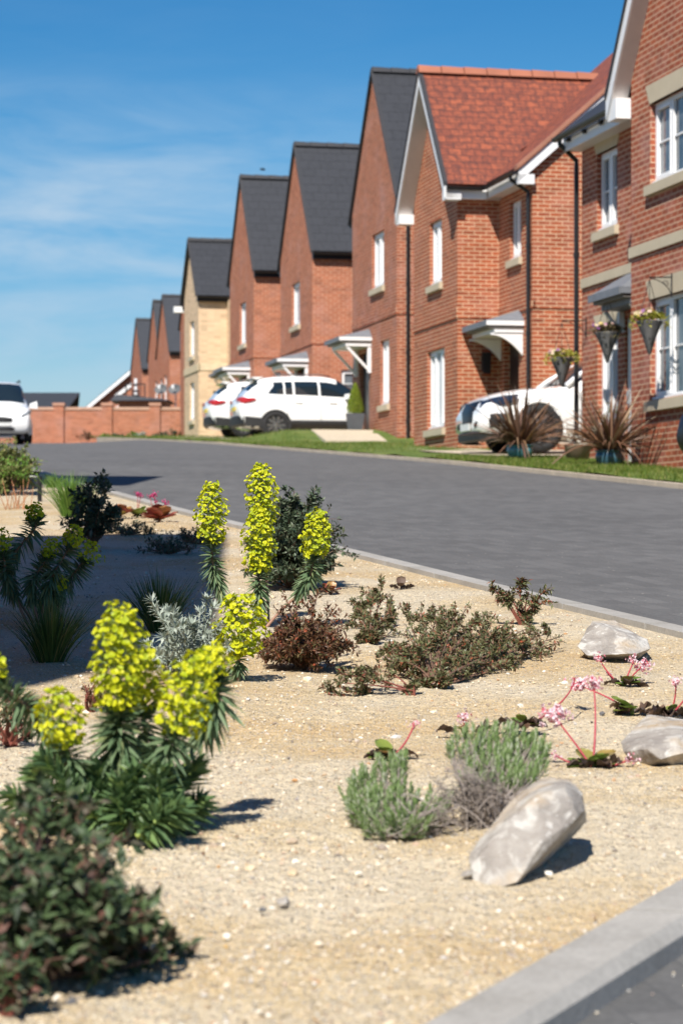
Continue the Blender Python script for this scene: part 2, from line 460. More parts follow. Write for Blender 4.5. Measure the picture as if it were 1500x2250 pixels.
# pale paths to the doors
mb = MB()
def pathq(c):
    mb.poly([P(t, w, lawn_z(t, w) + .03 + dz) for t, w, dz in c])
mb.hexa([Vector(tuple(P(t, w, 0))[:2] + (z - .12,)) for t, w, z in ((51.2, 10.83, 3.04), (51.2, 12.2, 3.04), (54.3, 12.6, 3.42), (54.3, 11.15, 3.42))] + [P(t, w, z) for t, w, z in ((51.2, 10.83, 3.04), (51.2, 12.2, 3.04), (54.3, 12.6, 3.42), (54.3, 11.15, 3.42))])
for t0, t1, w0, w1 in ((40.3, 41.4, 10.2, 11.4),):
    for k in range(8):
        a = w0 + (w1 - w0) * k / 8; b = w0 + (w1 - w0) * (k + 1) / 8
        pathq([(t0, a, 0), (t1, a, 0), (t1, b, 0), (t0, b, 0)])
for k in range(8):
    a = 8.95 + 1.5 * k / 8; b = 8.95 + 1.5 * (k + 1) / 8
    pathq([(34.7, a, 0), (35.5, a, 0), (35.5, b, 0), (34.7, b, 0)])
tag(mb.build('path', M['concrete']), kind='structure')

# grass blades of the lawns
random.seed(3)
mb = MB()
for _ in range(26000):
    t = random.choice((random.uniform(24, 35.5), random.uniform(40, 58), random.uniform(27.2, 35.6), random.uniform(48, 80)))
    w = 8.92 + random.random() ** 1.3 * 3.8
    if w > 10.15 and (35.6 < t < 40.2 or 57.9 < t < 62 or 66.6 < t < 70.6): continue
    if t < 35 and w > 10.5: w = 8.92 + random.random() * 1.6
    if 50.8 < t < 54.5 and w > 10.7 or 40.2 < t < 41.5 or 34.6 < t < 35.6: continue
    b = P(t, w, lawn_z(t, w) - .01); a = random.uniform(0, 2*PI)
    sd = Vector((math.cos(a), math.sin(a), 0)); ln = Vector((random.gauss(0, .35), random.gauss(0, .35), 1)).normalized()
    h = random.uniform(.035, .085)
    mb.poly([b - sd * .008, b + sd * .008, b + ln * h])
M['blade'] = m_leaf('grass_blade', [(0, (.06, .11, .01)), (.5, (.11, .17, .018)), (.85, (.19, .22, .04)), (1, (.34, .29, .11))], .6, .3)
tag(mb.build('lawn_grass', M['blade'], uv=False, recalc=False), 'short green grass blades of the front lawns', 'grass', kind='stuff')

# loose gravel on the bed
random.seed(11)
ico = bmesh.new(); bmesh.ops.create_icosphere(ico, subdivisions=1, radius=1)
IV = [v.co.copy() for v in ico.verts]; IF = [tuple(v.index for v in f.verts) for f in ico.faces]; ico.free()
mb = MB()
def pebble(x, y, r, sink=.3):
    z = sand_z(x, y); a = random.uniform(0, 2*PI); ca, sa = math.cos(a), math.sin(a)
    sx, sy, sz = r * random.uniform(.8, 1.3), r * random.uniform(.6, 1), r * random.uniform(.4, .8)
    i = len(mb.v)
    for v in IV:
        k = random.uniform(.78, 1.15); X = v.x * sx * k; Y = v.y * sy * k
        mb.v.append((x + X*ca - Y*sa, y + X*sa + Y*ca, z + v.z * sz * k + sz * (1 - sink) - sz * .45))
    mb.f.extend([tuple(i + q for q in f) for f in IF])
lit = MB()
for _ in range(150):                         # scraps of dead leaf and bark
    y = random.uniform(3.4, 12); x = random.uniform(-.16, .16) * y
    if x > kerb_x(y) - .05: continue
    a = random.uniform(0, 2*PI); lit.leaf(Vector((x, y, sand_z(x, y) + .004)), Vector((math.cos(a), math.sin(a), random.uniform(0, .5))), Vector((0, 0, 1)), random.uniform(.008, .026), random.uniform(.003, .010), random.uniform(-.4, .4))
M['litter'] = m_leaf('dead_litter', [(0, (.09, .05, .03)), (.5, (.20, .11, .06)), (1, (.34, .20, .09))], .8, .1)
tag(lit.build('leaf_litter', M['litter'], uv=False, recalc=False), 'scraps of dry brown leaf lying on the gravel', 'leaf litter', kind='stuff')
n = 0
while n < 30000:
    y = 3.0 + random.random() ** 1.5 * 15; x = random.uniform(-.17, .17) * y * 1.02
    if x > kerb_x(y) - .02: continue
    dens = noise.noise(Vector((x * 1.7, y * 1.1, 9))) + (.25 if x < .1 else -.12)
    if random.random() > .55 + dens * .7: continue
    r = .0014 + .0062 * random.random() ** 4.5
    if random.random() < .006: r = random.uniform(.008, .015)
    if y < 4.6: r *= .8
    pebble(x, y, r); n += 1
for _ in range(60):                         # grit gathered in the gutter and along the kerb
    y = random.uniform(3.2, 5.2); x = kerb_x(y) + .125 + abs(random.gauss(0, .05)); r = random.uniform(.0015, .004)
    i = len(mb.v)
    for v in IV: mb.v.append((x + v.x*r, y + v.y*r, gz(y) - .036 + v.z*r*.7))
    mb.f.extend([tuple(i + q for q in f) for f in IF])
M['pebble'] = m_leaf('pebbles', [(0, (.20, .18, .16)), (.1, (.42, .33, .25)), (.25, (.60, .47, .30)), (.5, (.70, .58, .42)), (.74, (.72, .65, .53)), (.8, (.80, .77, .70)), (.87, (.52, .49, .46)), (.96, (.50, .27, .11)), (1, (.30, .29, .30))], .8, 0.0, .3)
tag(mb.build('loose_gravel', M['pebble'], uv=False, recalc=False), 'loose white, tan and grey stones scattered over the sandy bed', 'gravel', kind='stuff')
# ------------------------------------------------------------------ house kit
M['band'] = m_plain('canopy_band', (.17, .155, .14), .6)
ZUP = Vector((0, 0, 1))
def wall_rect(mb, O, a, n, L, z0, z1, holes=(), reveal=.1):
    """rectangular wall with real openings; O is on the plane at height 0, a runs along it, n points out"""
    us = sorted(set([0, L] + [h[0] for h in holes] + [h[1] for h in holes]))
    zs = sorted(set([z0, z1] + [h[2] for h in holes] + [h[3] for h in holes]))
    q = lambda u, d, z: (O.x + a.x*u + n.x*d, O.y + a.y*u + n.y*d, z)
    for u0, u1 in zip(us, us[1:]):
        for b0, b1 in zip(zs, zs[1:]):
            um, zm = (u0 + u1) / 2, (b0 + b1) / 2
            if any(h[0] < um < h[1] and h[2] < zm < h[3] for h in holes): continue
            mb.poly([q(u0, 0, b0), q(u1, 0, b0), q(u1, 0, b1), q(u0, 0, b1)])
    for h in holes:
        u0, u1, b0, b1 = h[:4]
        mb.poly([q(u0, 0, b0), q(u0, -reveal, b0), q(u0, -reveal, b1), q(u0, 0, b1)])
        mb.poly([q(u1, 0, b0), q(u1, -reveal, b0), q(u1, -reveal, b1), q(u1, 0, b1)])
        mb.poly([q(u0, 0, b0), q(u1, 0, b0), q(u1, -reveal, b0), q(u0, -reveal, b0)])
        mb.poly([q(u0, 0, b1), q(u1, 0, b1), q(u1, -reveal, b1), q(u0, -reveal, b1)])

def window(root, O, a, n, h, lights=2, sill=True, lintel=None, pane='blind', transom=None, bars=0, sillmat='stone', depth=.07):
    u0, u1, z0, z1 = h
    Oz = Vector((O.x, O.y, 0))
    mb = MB(); f = .06
    mb.box(Oz, a, n, u0 + .002, u1 - .002, -depth - .06, -depth, z0 + .002, z0 + f)
    mb.box(Oz, a, n, u0 + .002, u1 - .002, -depth - .06, -depth, z1 - f, z1 - .002)
    mb.box(Oz, a, n, u0 + .002, u0 + f, -depth - .06, -depth, z0 + f, z1 - f)
    mb.box(Oz, a, n, u1 - f, u1 - .002, -depth - .06, -depth, z0 + f, z1 - f)
    ww = (u1 - u0) / lights
    for k in range(1, lights):
        mb.box(Oz, a, n, u0 + ww*k - .04, u0 + ww*k + .04, -depth - .06, -depth + .004, z0 + f, z1 - f)
    for k in range(lights):          # opening sashes
        if k % 2 == 0 or lights == 2:
            s0, s1 = u0 + ww*k + (.06 if k == 0 else .04), u0 + ww*(k + 1) - (.06 if k == lights - 1 else .04)
            for b in ((s0, s0 + .035, z0 + f, z1 - f), (s1 - .035, s1, z0 + f, z1 - f), (s0 + .035, s1 - .035, z0 + f, z0 + f + .04), (s0 + .035, s1 - .035, z1 - f - .04, z1 - f)):
                mb.box(Oz, a, n, b[0], b[1], -depth - .05, -depth + .012, b[2], b[3])
        for j in range(bars):
            zc = z0 + (z1 - z0) * (j + 1) / (bars + 1)
            mb.box(Oz, a, n, u0 + ww*k + .05, u0 + ww*(k+1) - .05, -depth - .045, -depth - .012, zc - .011, zc + .011)
    fr = mb.build('window', M['white_upvc'], root)
    mb = MB()
    q = lambda u, d, z: (Oz.x + a.x*u + n.x*d, Oz.y + a.y*u + n.y*d, z)
    mb.poly([q(u0 + f, -depth - .035, z0 + f), q(u1 - f, -depth - .035, z0 + f), q(u1 - f, -depth - .035, z1 - f), q(u0 + f, -depth - .035, z1 - f)])
    mb.build('pane', M[pane], fr)
    if sill:
        mb = MB()
        e = .075
        pts = [q(u0 - e, .07, z0 - .15), q(u1 + e, .07, z0 - .15), q(u1 + e, -depth, z0 - .15), q(u0 - e, -depth, z0 - .15),
               q(u0 - e, .07, z0 - .025), q(u1 + e, .07, z0 - .025), q(u1 + e, -depth, z0 + .004), q(u0 - e, -depth, z0 + .004)]
        mb.hexa(pts); mb.build('sill', M[sillmat], fr)
        mb = MB(); mb.box(Oz, a, n, u0 + .004, u1 - .004, -depth, -depth + .05, z0 + .0045, z0 + .03); mb.build('sub_sill', M['white_upvc'], fr)
    if lintel:
        mb = MB(); e = .16; t0 = z1; t1 = z1 + lintel
        mb.hexa([q(u0 - .01, .012, t0), q(u1 + .01, .012, t0), q(u1 + .01, -.05, t0), q(u0 - .01, -.05, t0),
                 q(u0 - e, .012, t1), q(u1 + e, .012, t1), q(u1 + e, -.05, t1), q(u0 - e, -.05, t1)])
        mb.build('lintel', M['stone'], fr)
    return fr

def slab(mb, p, th):
    """roof plane given by 4 corners, thickened downwards along its normal"""
    n = (p[1] - p[0]).cross(p[3] - p[0]).normalized()
    if n.z < 0: n = -n
    mb.hexa([x - n * th for x in p] + list(p))

def gutter(mb, a, b, r=.055):
    d = (b - a).normalized(); s = Vector((d.y, -d.x, 0))
    rows = []
    for p in (a, b):
        rows.append([p + s * (r * math.cos(q)) + ZUP * (r * math.sin(q)) for q in [PI + PI*k/6 for k in range(7)]] + [p + s * (r - .012), p - s * (r - .012)])
    i = len(mb.v); mb.quadgrid(rows, True)
    for r_ in rows: mb.poly(r_[:7])

def downpipe(root, top, foot, swan=None, name='downpipe'):
    mb = MB()
    pts = [foot]
    if swan is not None:
        pts = [swan, swan - ZUP * .08, Vector((top.x, top.y, swan.z - .30)), Vector((top.x, top.y, swan.z - .42)), foot]
        mb.tube(pts, .036, 8)
    else:
        mb.tube([top, foot], .036, 8)
    z = foot.z + .5
    while z < top.z - .8:
        mb.tube([Vector((top.x, top.y, z)), Vector((top.x, top.y, z + .07))], .046, 8); z += 1.55
    return mb.build(name, M['black_plastic'], root)

def soldier(root, O, a, n, u0, u1, z, mat, name='string_course'):
    mb = MB(); mb.box(Vector((O.x, O.y, 0)), a, n, u0, u1, -.05, .022, z, z + .15)
    mb.box(Vector((O.x, O.y, 0)), a, n, u0, u1, -.05, .010, z + .152, z + .225)
    return mb.build(name, mat, root)

def canopy(root, t0, t1, ww, proj, z, rise=.36, curved=False, fm='white_upvc'):
    """hipped lean-to porch canopy: grey top, white double fascia, two brackets"""
    w0 = ww - proj
    mb = MB()
    A = [P(t0, ww - .003, z), P(t0, w0, z), P(t1, w0, z), P(t1, ww - .003, z)]
    r0, r1 = P(t0 + .28, ww - .003, z + rise), P(t1 - .28, ww - .003, z + rise)
    mb.poly([A[1], A[2], r1, r0]); mb.poly([A[0], A[1], r0]); mb.poly([A[2], A[3], r1])
    top = mb.build('canopy', M['lead'], root)
    mb = MB()
    mb.tbox(t0, t1, w0, ww - .004, z - .085, z - .004)
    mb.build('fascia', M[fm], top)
    mb = MB(); mb.tbox(t0 - .004, t1 + .004, w0 - .02, w0 - .002, z - .10, z + .004); mb.build('fascia_shade', M['lead'], top)  # grey strip added over the street-side fascia, painting that face as shaded
    mb = MB(); mb.tbox(t0 + .05, t1 - .05, w0 + .16, ww - .004, z - .21, z - .135)
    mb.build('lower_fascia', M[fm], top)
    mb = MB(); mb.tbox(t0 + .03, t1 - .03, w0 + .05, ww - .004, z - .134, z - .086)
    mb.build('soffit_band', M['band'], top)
    for t in (t0 + .07, t1 - .14):
        mb = MB()
        zb = z - .222
        if curved:
            n = 8
            for k in range(n):
                q0, q1 = k / n, (k + 1) / n
                f = lambda q: zb - .46 * (1 - math.sqrt(max(0, 1 - (1 - q) ** 2))) - .06 if False else zb - .36 * (q ** 2.0) - .03
                a0, a1 = w0 + .1 + (proj - .11) * q0, w0 + .1 + (proj - .11) * q1
                mb.hexa([P(t, a0, f(q0)), P(t + .07, a0, f(q0)), P(t + .07, a1, f(q1)), P(t, a1, f(q1)), P(t, a0, zb), P(t + .07, a0, zb), P(t + .07, a1, zb), P(t, a1, zb)])
        else:
            s = proj - .2
            mb.hexa([P(t, w0 + .16, zb), P(t + .06, w0 + .16, zb), P(t + .06, w0 + .23, zb), P(t, w0 + .23, zb),
                     P(t, ww - .085, zb - s * .95), P(t + .07, ww - .085, zb - s * .95), P(t + .07, ww - .0851, zb - s * .82), P(t, ww - .0851, zb - s * .82)])
            mb.tbox(t, t + .07, ww - .085, ww - .004, zb - s * 1.05, zb)
        mb.build('bracket', M['white_upvc'], top)
    return top

def front_axes(w, t_right):
    """street front: origin at its right-hand end seen from the street, running left (away along t)"""
    return P(t_right, w, 0), U_DIR.copy(), -V_DIR.copy()

def gable_house(name, label, t0, t1, w, zb, ze, zr, brick, D=8.5, fwin=(), gwin=(), roof='slate', ovf=.05, oe=.16, verge_white=False, door=None, can=None,
                course=None, dp=None, side_win=None, pane='blind', lintel=None, ridge_mat='dark_verge', group=None, eave_box=False, sillmat='stone'):
    root = thing(name, label, 'house', P((t0 + t1) / 2, w, zb), group)
    O, a, n = front_axes(w, t0); L = t1 - t0
    holes = [tuple(h[:4]) for h in fwin] + ([door] if door else [])
    tm = (t0 + t1) / 2
    pitch = (zr - ze) / (L / 2 + oe)
    zw = ze + pitch * oe - .06       # wall plate under the slab
    mb = MB()
    wall_rect(mb, O, a, n, L, zb - .6, zw, holes)
    mb.poly([P(t0, w, zw), P(t1, w, zw), P(tm, w, zr - .06)])
    # near and far flanks, rear
    Os = P(t0, w, 0); wall_rect(mb, Os, V_DIR, -U_DIR, D, zb - .6, zw, [side_win] if side_win else ())
    mb.poly([P(t1, w, zb - .6), P(t1, w + D, zb - .6), P(t1, w + D, zw), P(t1, w, zw)])
    mb.poly([P(t0, w + D, zb - .6), P(t1, w + D, zb - .6), P(t1, w + D, zw), P(tm, w + D, zr - .06), P(t0, w + D, zw)])
    mb.build('wall', M[brick], root)
    mb = MB()
    wf, wb = w - ovf, w + D + .1
    slab(mb, [P(t0 - oe, wf, ze), P(t0 - oe, wb, ze), P(tm, wb, zr), P(tm, wf, zr)], .035)
    slab(mb, [P(t1 + oe, wb, ze), P(t1 + oe, wf, ze), P(tm, wf, zr), P(tm, wb, zr)], .035)
    rf = mb.build('roof', M[roof], root)
    mb = MB(); x = wf
    while x < wb - .1:
        e = min(x + .44, wb)
        mb.hexa([P(tm - .12, x, zr - .06), P(tm + .12, x, zr - .06), P(tm + .12, e, zr - .06), P(tm - .12, e, zr - .06),
                 P(tm - .05, x, zr + .065), P(tm + .05, x, zr + .065), P(tm + .05, e, zr + .05), P(tm - .05, e, zr + .05)])
        x += .45
    mb.build('ridge_tiles', M[ridge_mat], rf)
    # dry verge along the front rakes, gutters and fascias along the flanks
    mb = MB()
    for te in (t0 - oe, t1 + oe):
        s = Vector((0, 0, 1))
        p0, p1 = P(te, wf - .03, ze), P(tm, wf - .03, zr)
        q0, q1 = P(te, wf + .05, ze), P(tm, wf + .05, zr)
        mb.hexa([p0 - s * .05, p1 - s * .06, q1 - s * .06, q0 - s * .05, p0 + s * .012, p1 + s * .015, q1 + s * .015, q0 + s * .012])
    mb.build('verge', M['dark_verge'], rf)
    mb = MB()
    for te, sg in ((t0 - oe, 1), (t1 + oe, -1)):
        ta, tb = sorted((te + sg * .03, te + sg * (oe - .003)))
        mb.tbox(ta, tb, wf + .05, wb, ze - .20, ze - .055)
    mb.build('fascia', M['black_plastic' if not eave_box else 'white_upvc'], rf)
    mb = MB()
    for te in (t0 - oe - .04, t1 + oe + .04): gutter(mb, P(te, wf + .02, ze - .045), P(te, wb, ze - .045))
    mb.build('gutter', M['black_plastic'], rf)
    for h in fwin:
        window(root, O, a, n, tuple(h[:4]), lights=h[4] if len(h) > 4 else 2, pane=pane, lintel=lintel, sillmat=sillmat)
    if side_win:
        window(root, Os, V_DIR, -U_DIR, side_win, lights=1, pane='glass', sill=False, bars=3)
    if course: 
        soldier(root, O, a, n, 0, L, course, M[brick]); soldier(root, Os, V_DIR, -U_DIR, -.02, D, course, M[brick])
    if door:
        mb = MB(); mb.box(Vector((O.x, O.y, 0)), a, n, door[0] + .003, door[1] - .003, -.14, -.09, door[2], door[3] - .003)
        d = mb.build('door', M['door_black'], root)
        mb = MB(); mb.box(Vector((O.x, O.y, 0)), a, n, door[0] + .08, door[0] + .11, -.09, -.04, door[2] + 1.0, door[2] + 1.16)
        mb.build('handle', M['grey_metal'], d)
    if can: canopy(root, *can)
    if dp: downpipe(root, P(dp[0], dp[1], ze - .1), P(dp[0], dp[1], zb - .1))
    return root

# ---- the row of narrow gabled houses (seen from near to far)
def fw(tr, t_a, t_b, z0, z1, l=2): return (t_a - tr, t_b - tr, z0, z1, l)

gable_house('house', 'narrow red brick gabled house with a dark roof directly beside the red tiled house', 52.5, 57.05, 12.73, 3.08, 8.55, 11.82, 'brick_red',
            fwin=[fw(52.5, 53.75, 54.95, 6.72, 7.98, 2), fw(52.5, 53.25, 54.1, 3.98, 5.45, 2)],
            door=(55.25 - 52.5, 56.25 - 52.5, 3.36, 5.3), can=(54.95, 56.55, 12.73, .78, 5.62, .21), course=5.93, dp=(52.42, 12.96), group='dark roofed gabled houses', pane='blind')
gable_house('house', 'red brick gabled house with dark roof behind the two parked white cars', 62.1, 66.5, 12.78, 3.5, 8.45, 11.62, 'brick_soft',
            fwin=[fw(62.1, 63.75, 64.85, 6.70, 7.86, 1)], door=(1.0, 2.0, 3.6, 5.6), can=(62.55, 64.2, 12.78, .85, 5.67, .22), course=6.02,
            side_win=(.78, 1.75, 3.9, 5.36), group='dark roofed gabled houses')
gable_house('house', 'red brick gabled house with dark roof next to the cream brick house', 70.8, 75.0, 12.8, 3.9, 8.9, 12.0, 'brick_soft',
            fwin=[fw(70.8, 72.15, 73.2, 6.85, 8.12, 1)], door=(1.1, 2.1, 4.0, 6.0), can=(71.35, 73.0, 12.8, .85, 6.05, .22), course=6.3,
            side_win=(.7, 1.2, 4.3, 5.9), group='dark roofed gabled houses')
h6 = gable_house('house', 'cream brick gabled house with dark roof and pale string course', 81.0, 84.2, 12.75, 4.35, 9.15, 11.25, 'brick_cream',
            fwin=[fw(81.0, 82.0, 82.95, 7.2, 8.4, 1), fw(81.0, 82.0, 82.95, 5.0, 6.3, 1)], door=None, can=(79.0, 80.6, 13.72, .68, 6.45, .2), ovf=.12, oe=.2, sillmat='stone', group='dark roofed gabled houses')
mb = MB(); O, a, n = front_axes(12.75, 81.0)
mb.box(Vector((O.x, O.y, 0)), a, n, -.03, 3.2, -.05, .03, 6.62, 6.86); mb.box(Vector((O.x, O.y, 0)), V_DIR, -U_DIR, 0, 6, -.05, .03, 6.62, 6.86)
mb.build('string_course', m_plain('cream_stone', (.62, .50, .33), .85), h6)
mb = MB(); mb.tbox(77.6, 80.995, 13.72, 19, 3.8, 9.0); mb.build('side_wing', M['brick_cream'], h6)
mb = MB(); mb.tbox(84.25, 84.5, 12.4, 13.0, 8.88, 9.08); mb.build('eave_box', M['white_upvc'], h6)
gable_house('house', 'red brick gabled house showing as a sliver left of the cream house', 96.4, 100.2, 15.0, 4.9, 9.7, 12.0, 'brick_soft',
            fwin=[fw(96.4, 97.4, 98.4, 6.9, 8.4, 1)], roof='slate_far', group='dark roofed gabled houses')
gable_house('house', 'red brick gabled house with dark roof above the two satellite dishes', 124.0, 128.7, 18.0, 5.7, 10.6, 13.75, 'brick_soft',
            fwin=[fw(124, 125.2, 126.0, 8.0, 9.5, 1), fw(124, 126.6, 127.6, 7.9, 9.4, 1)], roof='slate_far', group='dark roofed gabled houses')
gable_house('house', 'red brick gabled house half hidden behind the satellite dish house', 130.6, 135.0, 18.4, 5.9, 10.9, 14.1, 'brick_soft',
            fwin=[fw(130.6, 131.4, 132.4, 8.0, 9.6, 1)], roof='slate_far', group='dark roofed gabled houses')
gable_house('house', 'farthest dark roofed gabled brick house beside the low white verged house', 149.6, 154.8, 20.0, 6.4, 11.5, 14.85, 'brick_soft',
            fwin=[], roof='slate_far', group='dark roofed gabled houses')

# ---- red tiled house : main range along the street and a projecting front gable
root = thing('house', 'red brick house with orange red clay tiled roof and curved porch brackets', 'house', P(44.7, 12.4, 2.6))
BK = 'brick_orange'; zb = 2.55
gw, g0, g1, gze, gzr = 11.6, 43.1, 46.4, 7.42, 9.86
O, a, n = front_axes(gw, g0)
h_up = (1.15, 2.05, 5.78, 6.98); h_lo = (.95, 2.25, 3.02, 4.52)
OV = .27
pt = (gzr - gze) / (1.65 + OV)
zw = gze + pt * OV - .07
mb = MB()
wall_rect(mb, O, a, n, 3.3, zb - .6, zw, [h_up, h_lo])
mb.poly([P(g0, gw, zw), P(g1, gw, zw), P(44.75, gw, gzr - .07)])
mb.poly([P(g0, gw, zb - .6), P(g0, 12.39, zb - .6), P(g0, 12.39, zw), P(g0, gw, zw)])
mb.poly([P(g1, gw, zb - .6), P(g1, 13, zb - .6), P(g1, 13, zw), P(g1, gw, zw)])
mw, m0, m1 = 12.39, 40.95, 46.62
O2, a2, n2 = front_axes(mw, m0)
h_side = (.72, 1.42, 5.98, 7.02); h_door = (.85, 1.80, 2.62, 4.70)
wall_rect(mb, O2, a2, n2, g0 - m0, zb - .6, 7.36, [h_side, h_door], .12)
# gable end of the main range facing down the street
mpt = .885; rw = 16.4; mze = 7.45; mzr = mze + mpt * (rw - 12.1)
O3 = P(m0, mw, 0)
D2 = 2 * (rw - mw)
wall_rect(mb, O3, V_DIR, -U_DIR, D2, zb - .6, 7.62, [(1.12, 1.55, 3.45, 4.75)])
mb.poly([P(m0, mw, 7.62), P(m0, mw + D2, 7.62), P(m0, rw, mzr - .08)])
mb.poly([P(m1, mw, zb), P(m1, mw + D2, zb), P(m1, mw + D2, 7.62), P(m1, rw, mzr - .08), P(m1, mw, 7.62)])
mb.poly([P(m0, mw + D2, zb), P(m1, mw + D2, zb), P(m1, mw + D2, 7.62), P(m0, mw + D2, 7.62)])
mb.build('wall', M[BK], root)
mb = MB()
tm = 44.75; wf = gw - .32
slab(mb, [P(g0 - OV, wf, gze), P(g0 - OV, 12.75, gze), P(tm, 15.4, gzr), P(tm, wf, gzr)], .06)
slab(mb, [P(g1 + OV, 12.75, gze), P(g1 + OV, wf, gze), P(tm, wf, gzr), P(tm, 15.4, gzr)], .06)
slab(mb, [P(m0 - .16, 12.08, mze), P(g0 - OV + .1, 12.08, mze), P(g0 - OV + .1, rw, mzr), P(m0 - .16, rw, mzr)], .055)
zq = lambda w: mze + mpt * (w - 12.08) + .004
slab(mb, [P(g0 - OV + .1, 12.9, zq(12.9)), P(m1 + .1, 12.9, zq(12.9)), P(m1 + .1, rw, zq(rw)), P(g0 - OV + .1, rw, zq(rw))], .055)
slab(mb, [P(m0 - .16, 2*rw - 12.08, mze), P(m1 + .1, 2*rw - 12.08, mze), P(m1 + .1, rw, mzr), P(m0 - .16, rw, mzr)], .055)
rf = mb.build('roof', M['redtile'], root)
mb = MB(); x = wf - .02
while x < 14.6:
    e = x + .43
    mb.hexa([P(tm - .14, x, gzr - .07), P(tm + .14, x, gzr - .07), P(tm + .14, e, gzr - .07), P(tm - .14, e, gzr - .07), P(tm - .06, x, gzr + .08), P(tm + .06, x, gzr + .08), P(tm + .06, e, gzr + .065), P(tm - .06, e, gzr + .065)])
    x += .45
mb.build('ridge_tiles', m_plain('ridge_clay_front', (.34, .12, .066), .7, var=.15, scale=2), rf)
mb = MB(); x = m0 - .16
while x < m1:
    mb.hexa([P(x, rw - .14, mzr - .07), P(x + .43, rw - .14, mzr - .07), P(x + .43, rw + .14, mzr - .07), P(x, rw + .14, mzr - .07), P(x, rw - .06, mzr + .08), P(x + .43, rw - .06, mzr + .065), P(x + .43, rw + .06, mzr + .065), P(x, rw + .06, mzr + .08)])
    x += .45
mb.build('ridge_tiles', m_plain('ridge_clay', (.34, .12, .066), .7, var=.15, scale=2), rf)
# front gable: bargeboards, soffit, verge
mb = MB(); sf = MB(); vg = MB()
for te, sg in ((g0 - OV, 1), (g1 + OV, -1)):
    p0, p1 = P(te, wf, gze), P(tm, wf, gzr); q0, q1 = P(te, wf + .03, gze), P(tm, wf + .03, gzr)
    s = ZUP
    mb.hexa([p0 - s * .27, p1 - s * .29, q1 - s * .29, q0 - s * .27, p0 - s * .03, p1 - s * .03, q1 - s * .03, q0 - s * .03])
    i0, i1 = P(te, gw + .004, gze), P(tm, gw + .004, gzr)
    sf.hexa([q0 - s * .265, q1 - s * .28, i1 - s * .28, i0 - s * .265, q0 - s * .12, q1 - s * .12, i1 - s * .12, i0 - s * .12])
    v0, v1 = P(te, wf - .02, gze), P(tm, wf - .02, gzr); x0, x1 = P(te, wf + .06, gze), P(tm, wf + .06, gzr)
    vg.hexa([v0 - s * .05, v1 - s * .05, x1 - s * .05, x0 - s * .05, v0 + s * .035, v1 + s * .035, x1 + s * .035, x0 + s * .035])
    ta, tb = sorted((te, te + sg * (OV - .004)))
    mb.tbox(ta, tb, wf + .031, gw - .004, gze - .29, gze - .10)
mb.build('bargeboard', M['white_upvc'], rf); sf.build('soffit', M['soffit'], rf); vg.build('verge', M['dark_verge'], rf)
mb = MB()
# fascia under the gable's near eave and along the main range, verge of the main range
mb.tbox(g0 - OV + .06, g0 - OV + .09, gw, 12.1, gze - .26, gze - .07); mb.tbox(m0 + .05, g0 - OV + .06, 12.12, 12.15, gze - .24, gze - .055)
p = [P(m0 - .13, 12.1, mze), P(m0 - .13, rw, mzr), P(m0 - .10, rw, mzr), P(m0 - .10, 12.1, mze)]
mb.hexa([q - ZUP * .27 for q in p] + [q - ZUP * .06 for q in p])
mb.tbox(m0 - .13, m0 - .003, 12.10, 12.386, mze - .30, mze - .13)
mb.build('fascia', M['white_upvc'], rf)
mb = MB(); mb.tbox(g0 - OV + .09, g0 - .004, gw, 12.386, gze - .255, gze - .20); mb.tbox(m0 + .05, g0 - OV + .05, 12.15, 12.386, gze - .235, gze - .19); mb.build('soffit', M['soffit'], rf)
mb = MB()
p = [P(m0 - .17, 12.06, mze), P(m0 - .17, rw, mzr), P(m0 + .02, rw, mzr), P(m0 + .02, 12.06, mze)]
mb.hexa([q - ZUP * .06 for q in p] + [q + ZUP * .02 for q in p])
mb.build('verge_tiles', m_plain('verge_clay', (.34, .15, .095), .75, var=.15, scale=3), rf)
mb = MB(); gutter(mb, P(g0 - OV - .02, wf + .03, gze - .06), P(g0 - OV - .02, 12.0, gze - .06), .06); gutter(mb, P(m0 - .1, 12.03, gze - .05), P(g0 - OV, 12.03, gze - .05), .06)
mb.build('gutter', M['black_plastic'], rf)
window(root, O, a, n, h_up, 2, pane='blind'); window(root, O, a, n, h_lo, 3, pane='blind')
window(root, O2, a2, n2, h_side, 2, pane='glass')
window(root, O3, V_DIR, -U_DIR, (1.12, 1.55, 3.45, 4.75), 1, pane='blind', sill=False)
soldier(root, O, a, n, 0, 3.3, 4.98, M[BK]); soldier(root, P(g0, gw, 0), V_DIR, -U_DIR, -.022, mw - gw, 4.98, M[BK])
soldier(root, O2, a2, n2, -.022, g0 - m0 - .03, 4.98, M[BK]); soldier(root, O3, V_DIR, -U_DIR, 0, 4, 4.98, M[BK])
canopy(root, 41.45, 43.05, mw, .70, 4.80, .22, True)
mb = MB(); mb.box(Vector((O2.x, O2.y, 0)), a2, n2, h_door[0] + .003, h_door[1] - .003, -.16, -.11, h_door[2], h_door[3] - .003); d = mb.build('door', M['door_black'], root)
mb = MB(); mb.box(Vector((O2.x, O2.y, 0)), a2, n2, h_door[0] + .08, h_door[0] + .12, -.11, -.05, 3.55, 3.75); mb.build('handle', M['grey_metal'], d)
downpipe(root, P(41.02, 12.33, 7.0), P(41.02, 12.33, zb - .1), swan=P(41.1, 12.03, gze - .08))
downpipe(root, P(46.75, 12.2, 7.2), P(46.75, 12.2, zb - .1))
lr = MB()
lr.tbox(43.00, 43.09, 12.05, 12.17, 4.0, 4.30); lr.tbox(42.90, 43.00, 12.03, 12.19, 4.28, 4.34); lr.tbox(42.90, 42.91, 12.04, 12.18, 3.95, 4.28)
lamp = lr.build('wall_lamp', M['iron'], root)
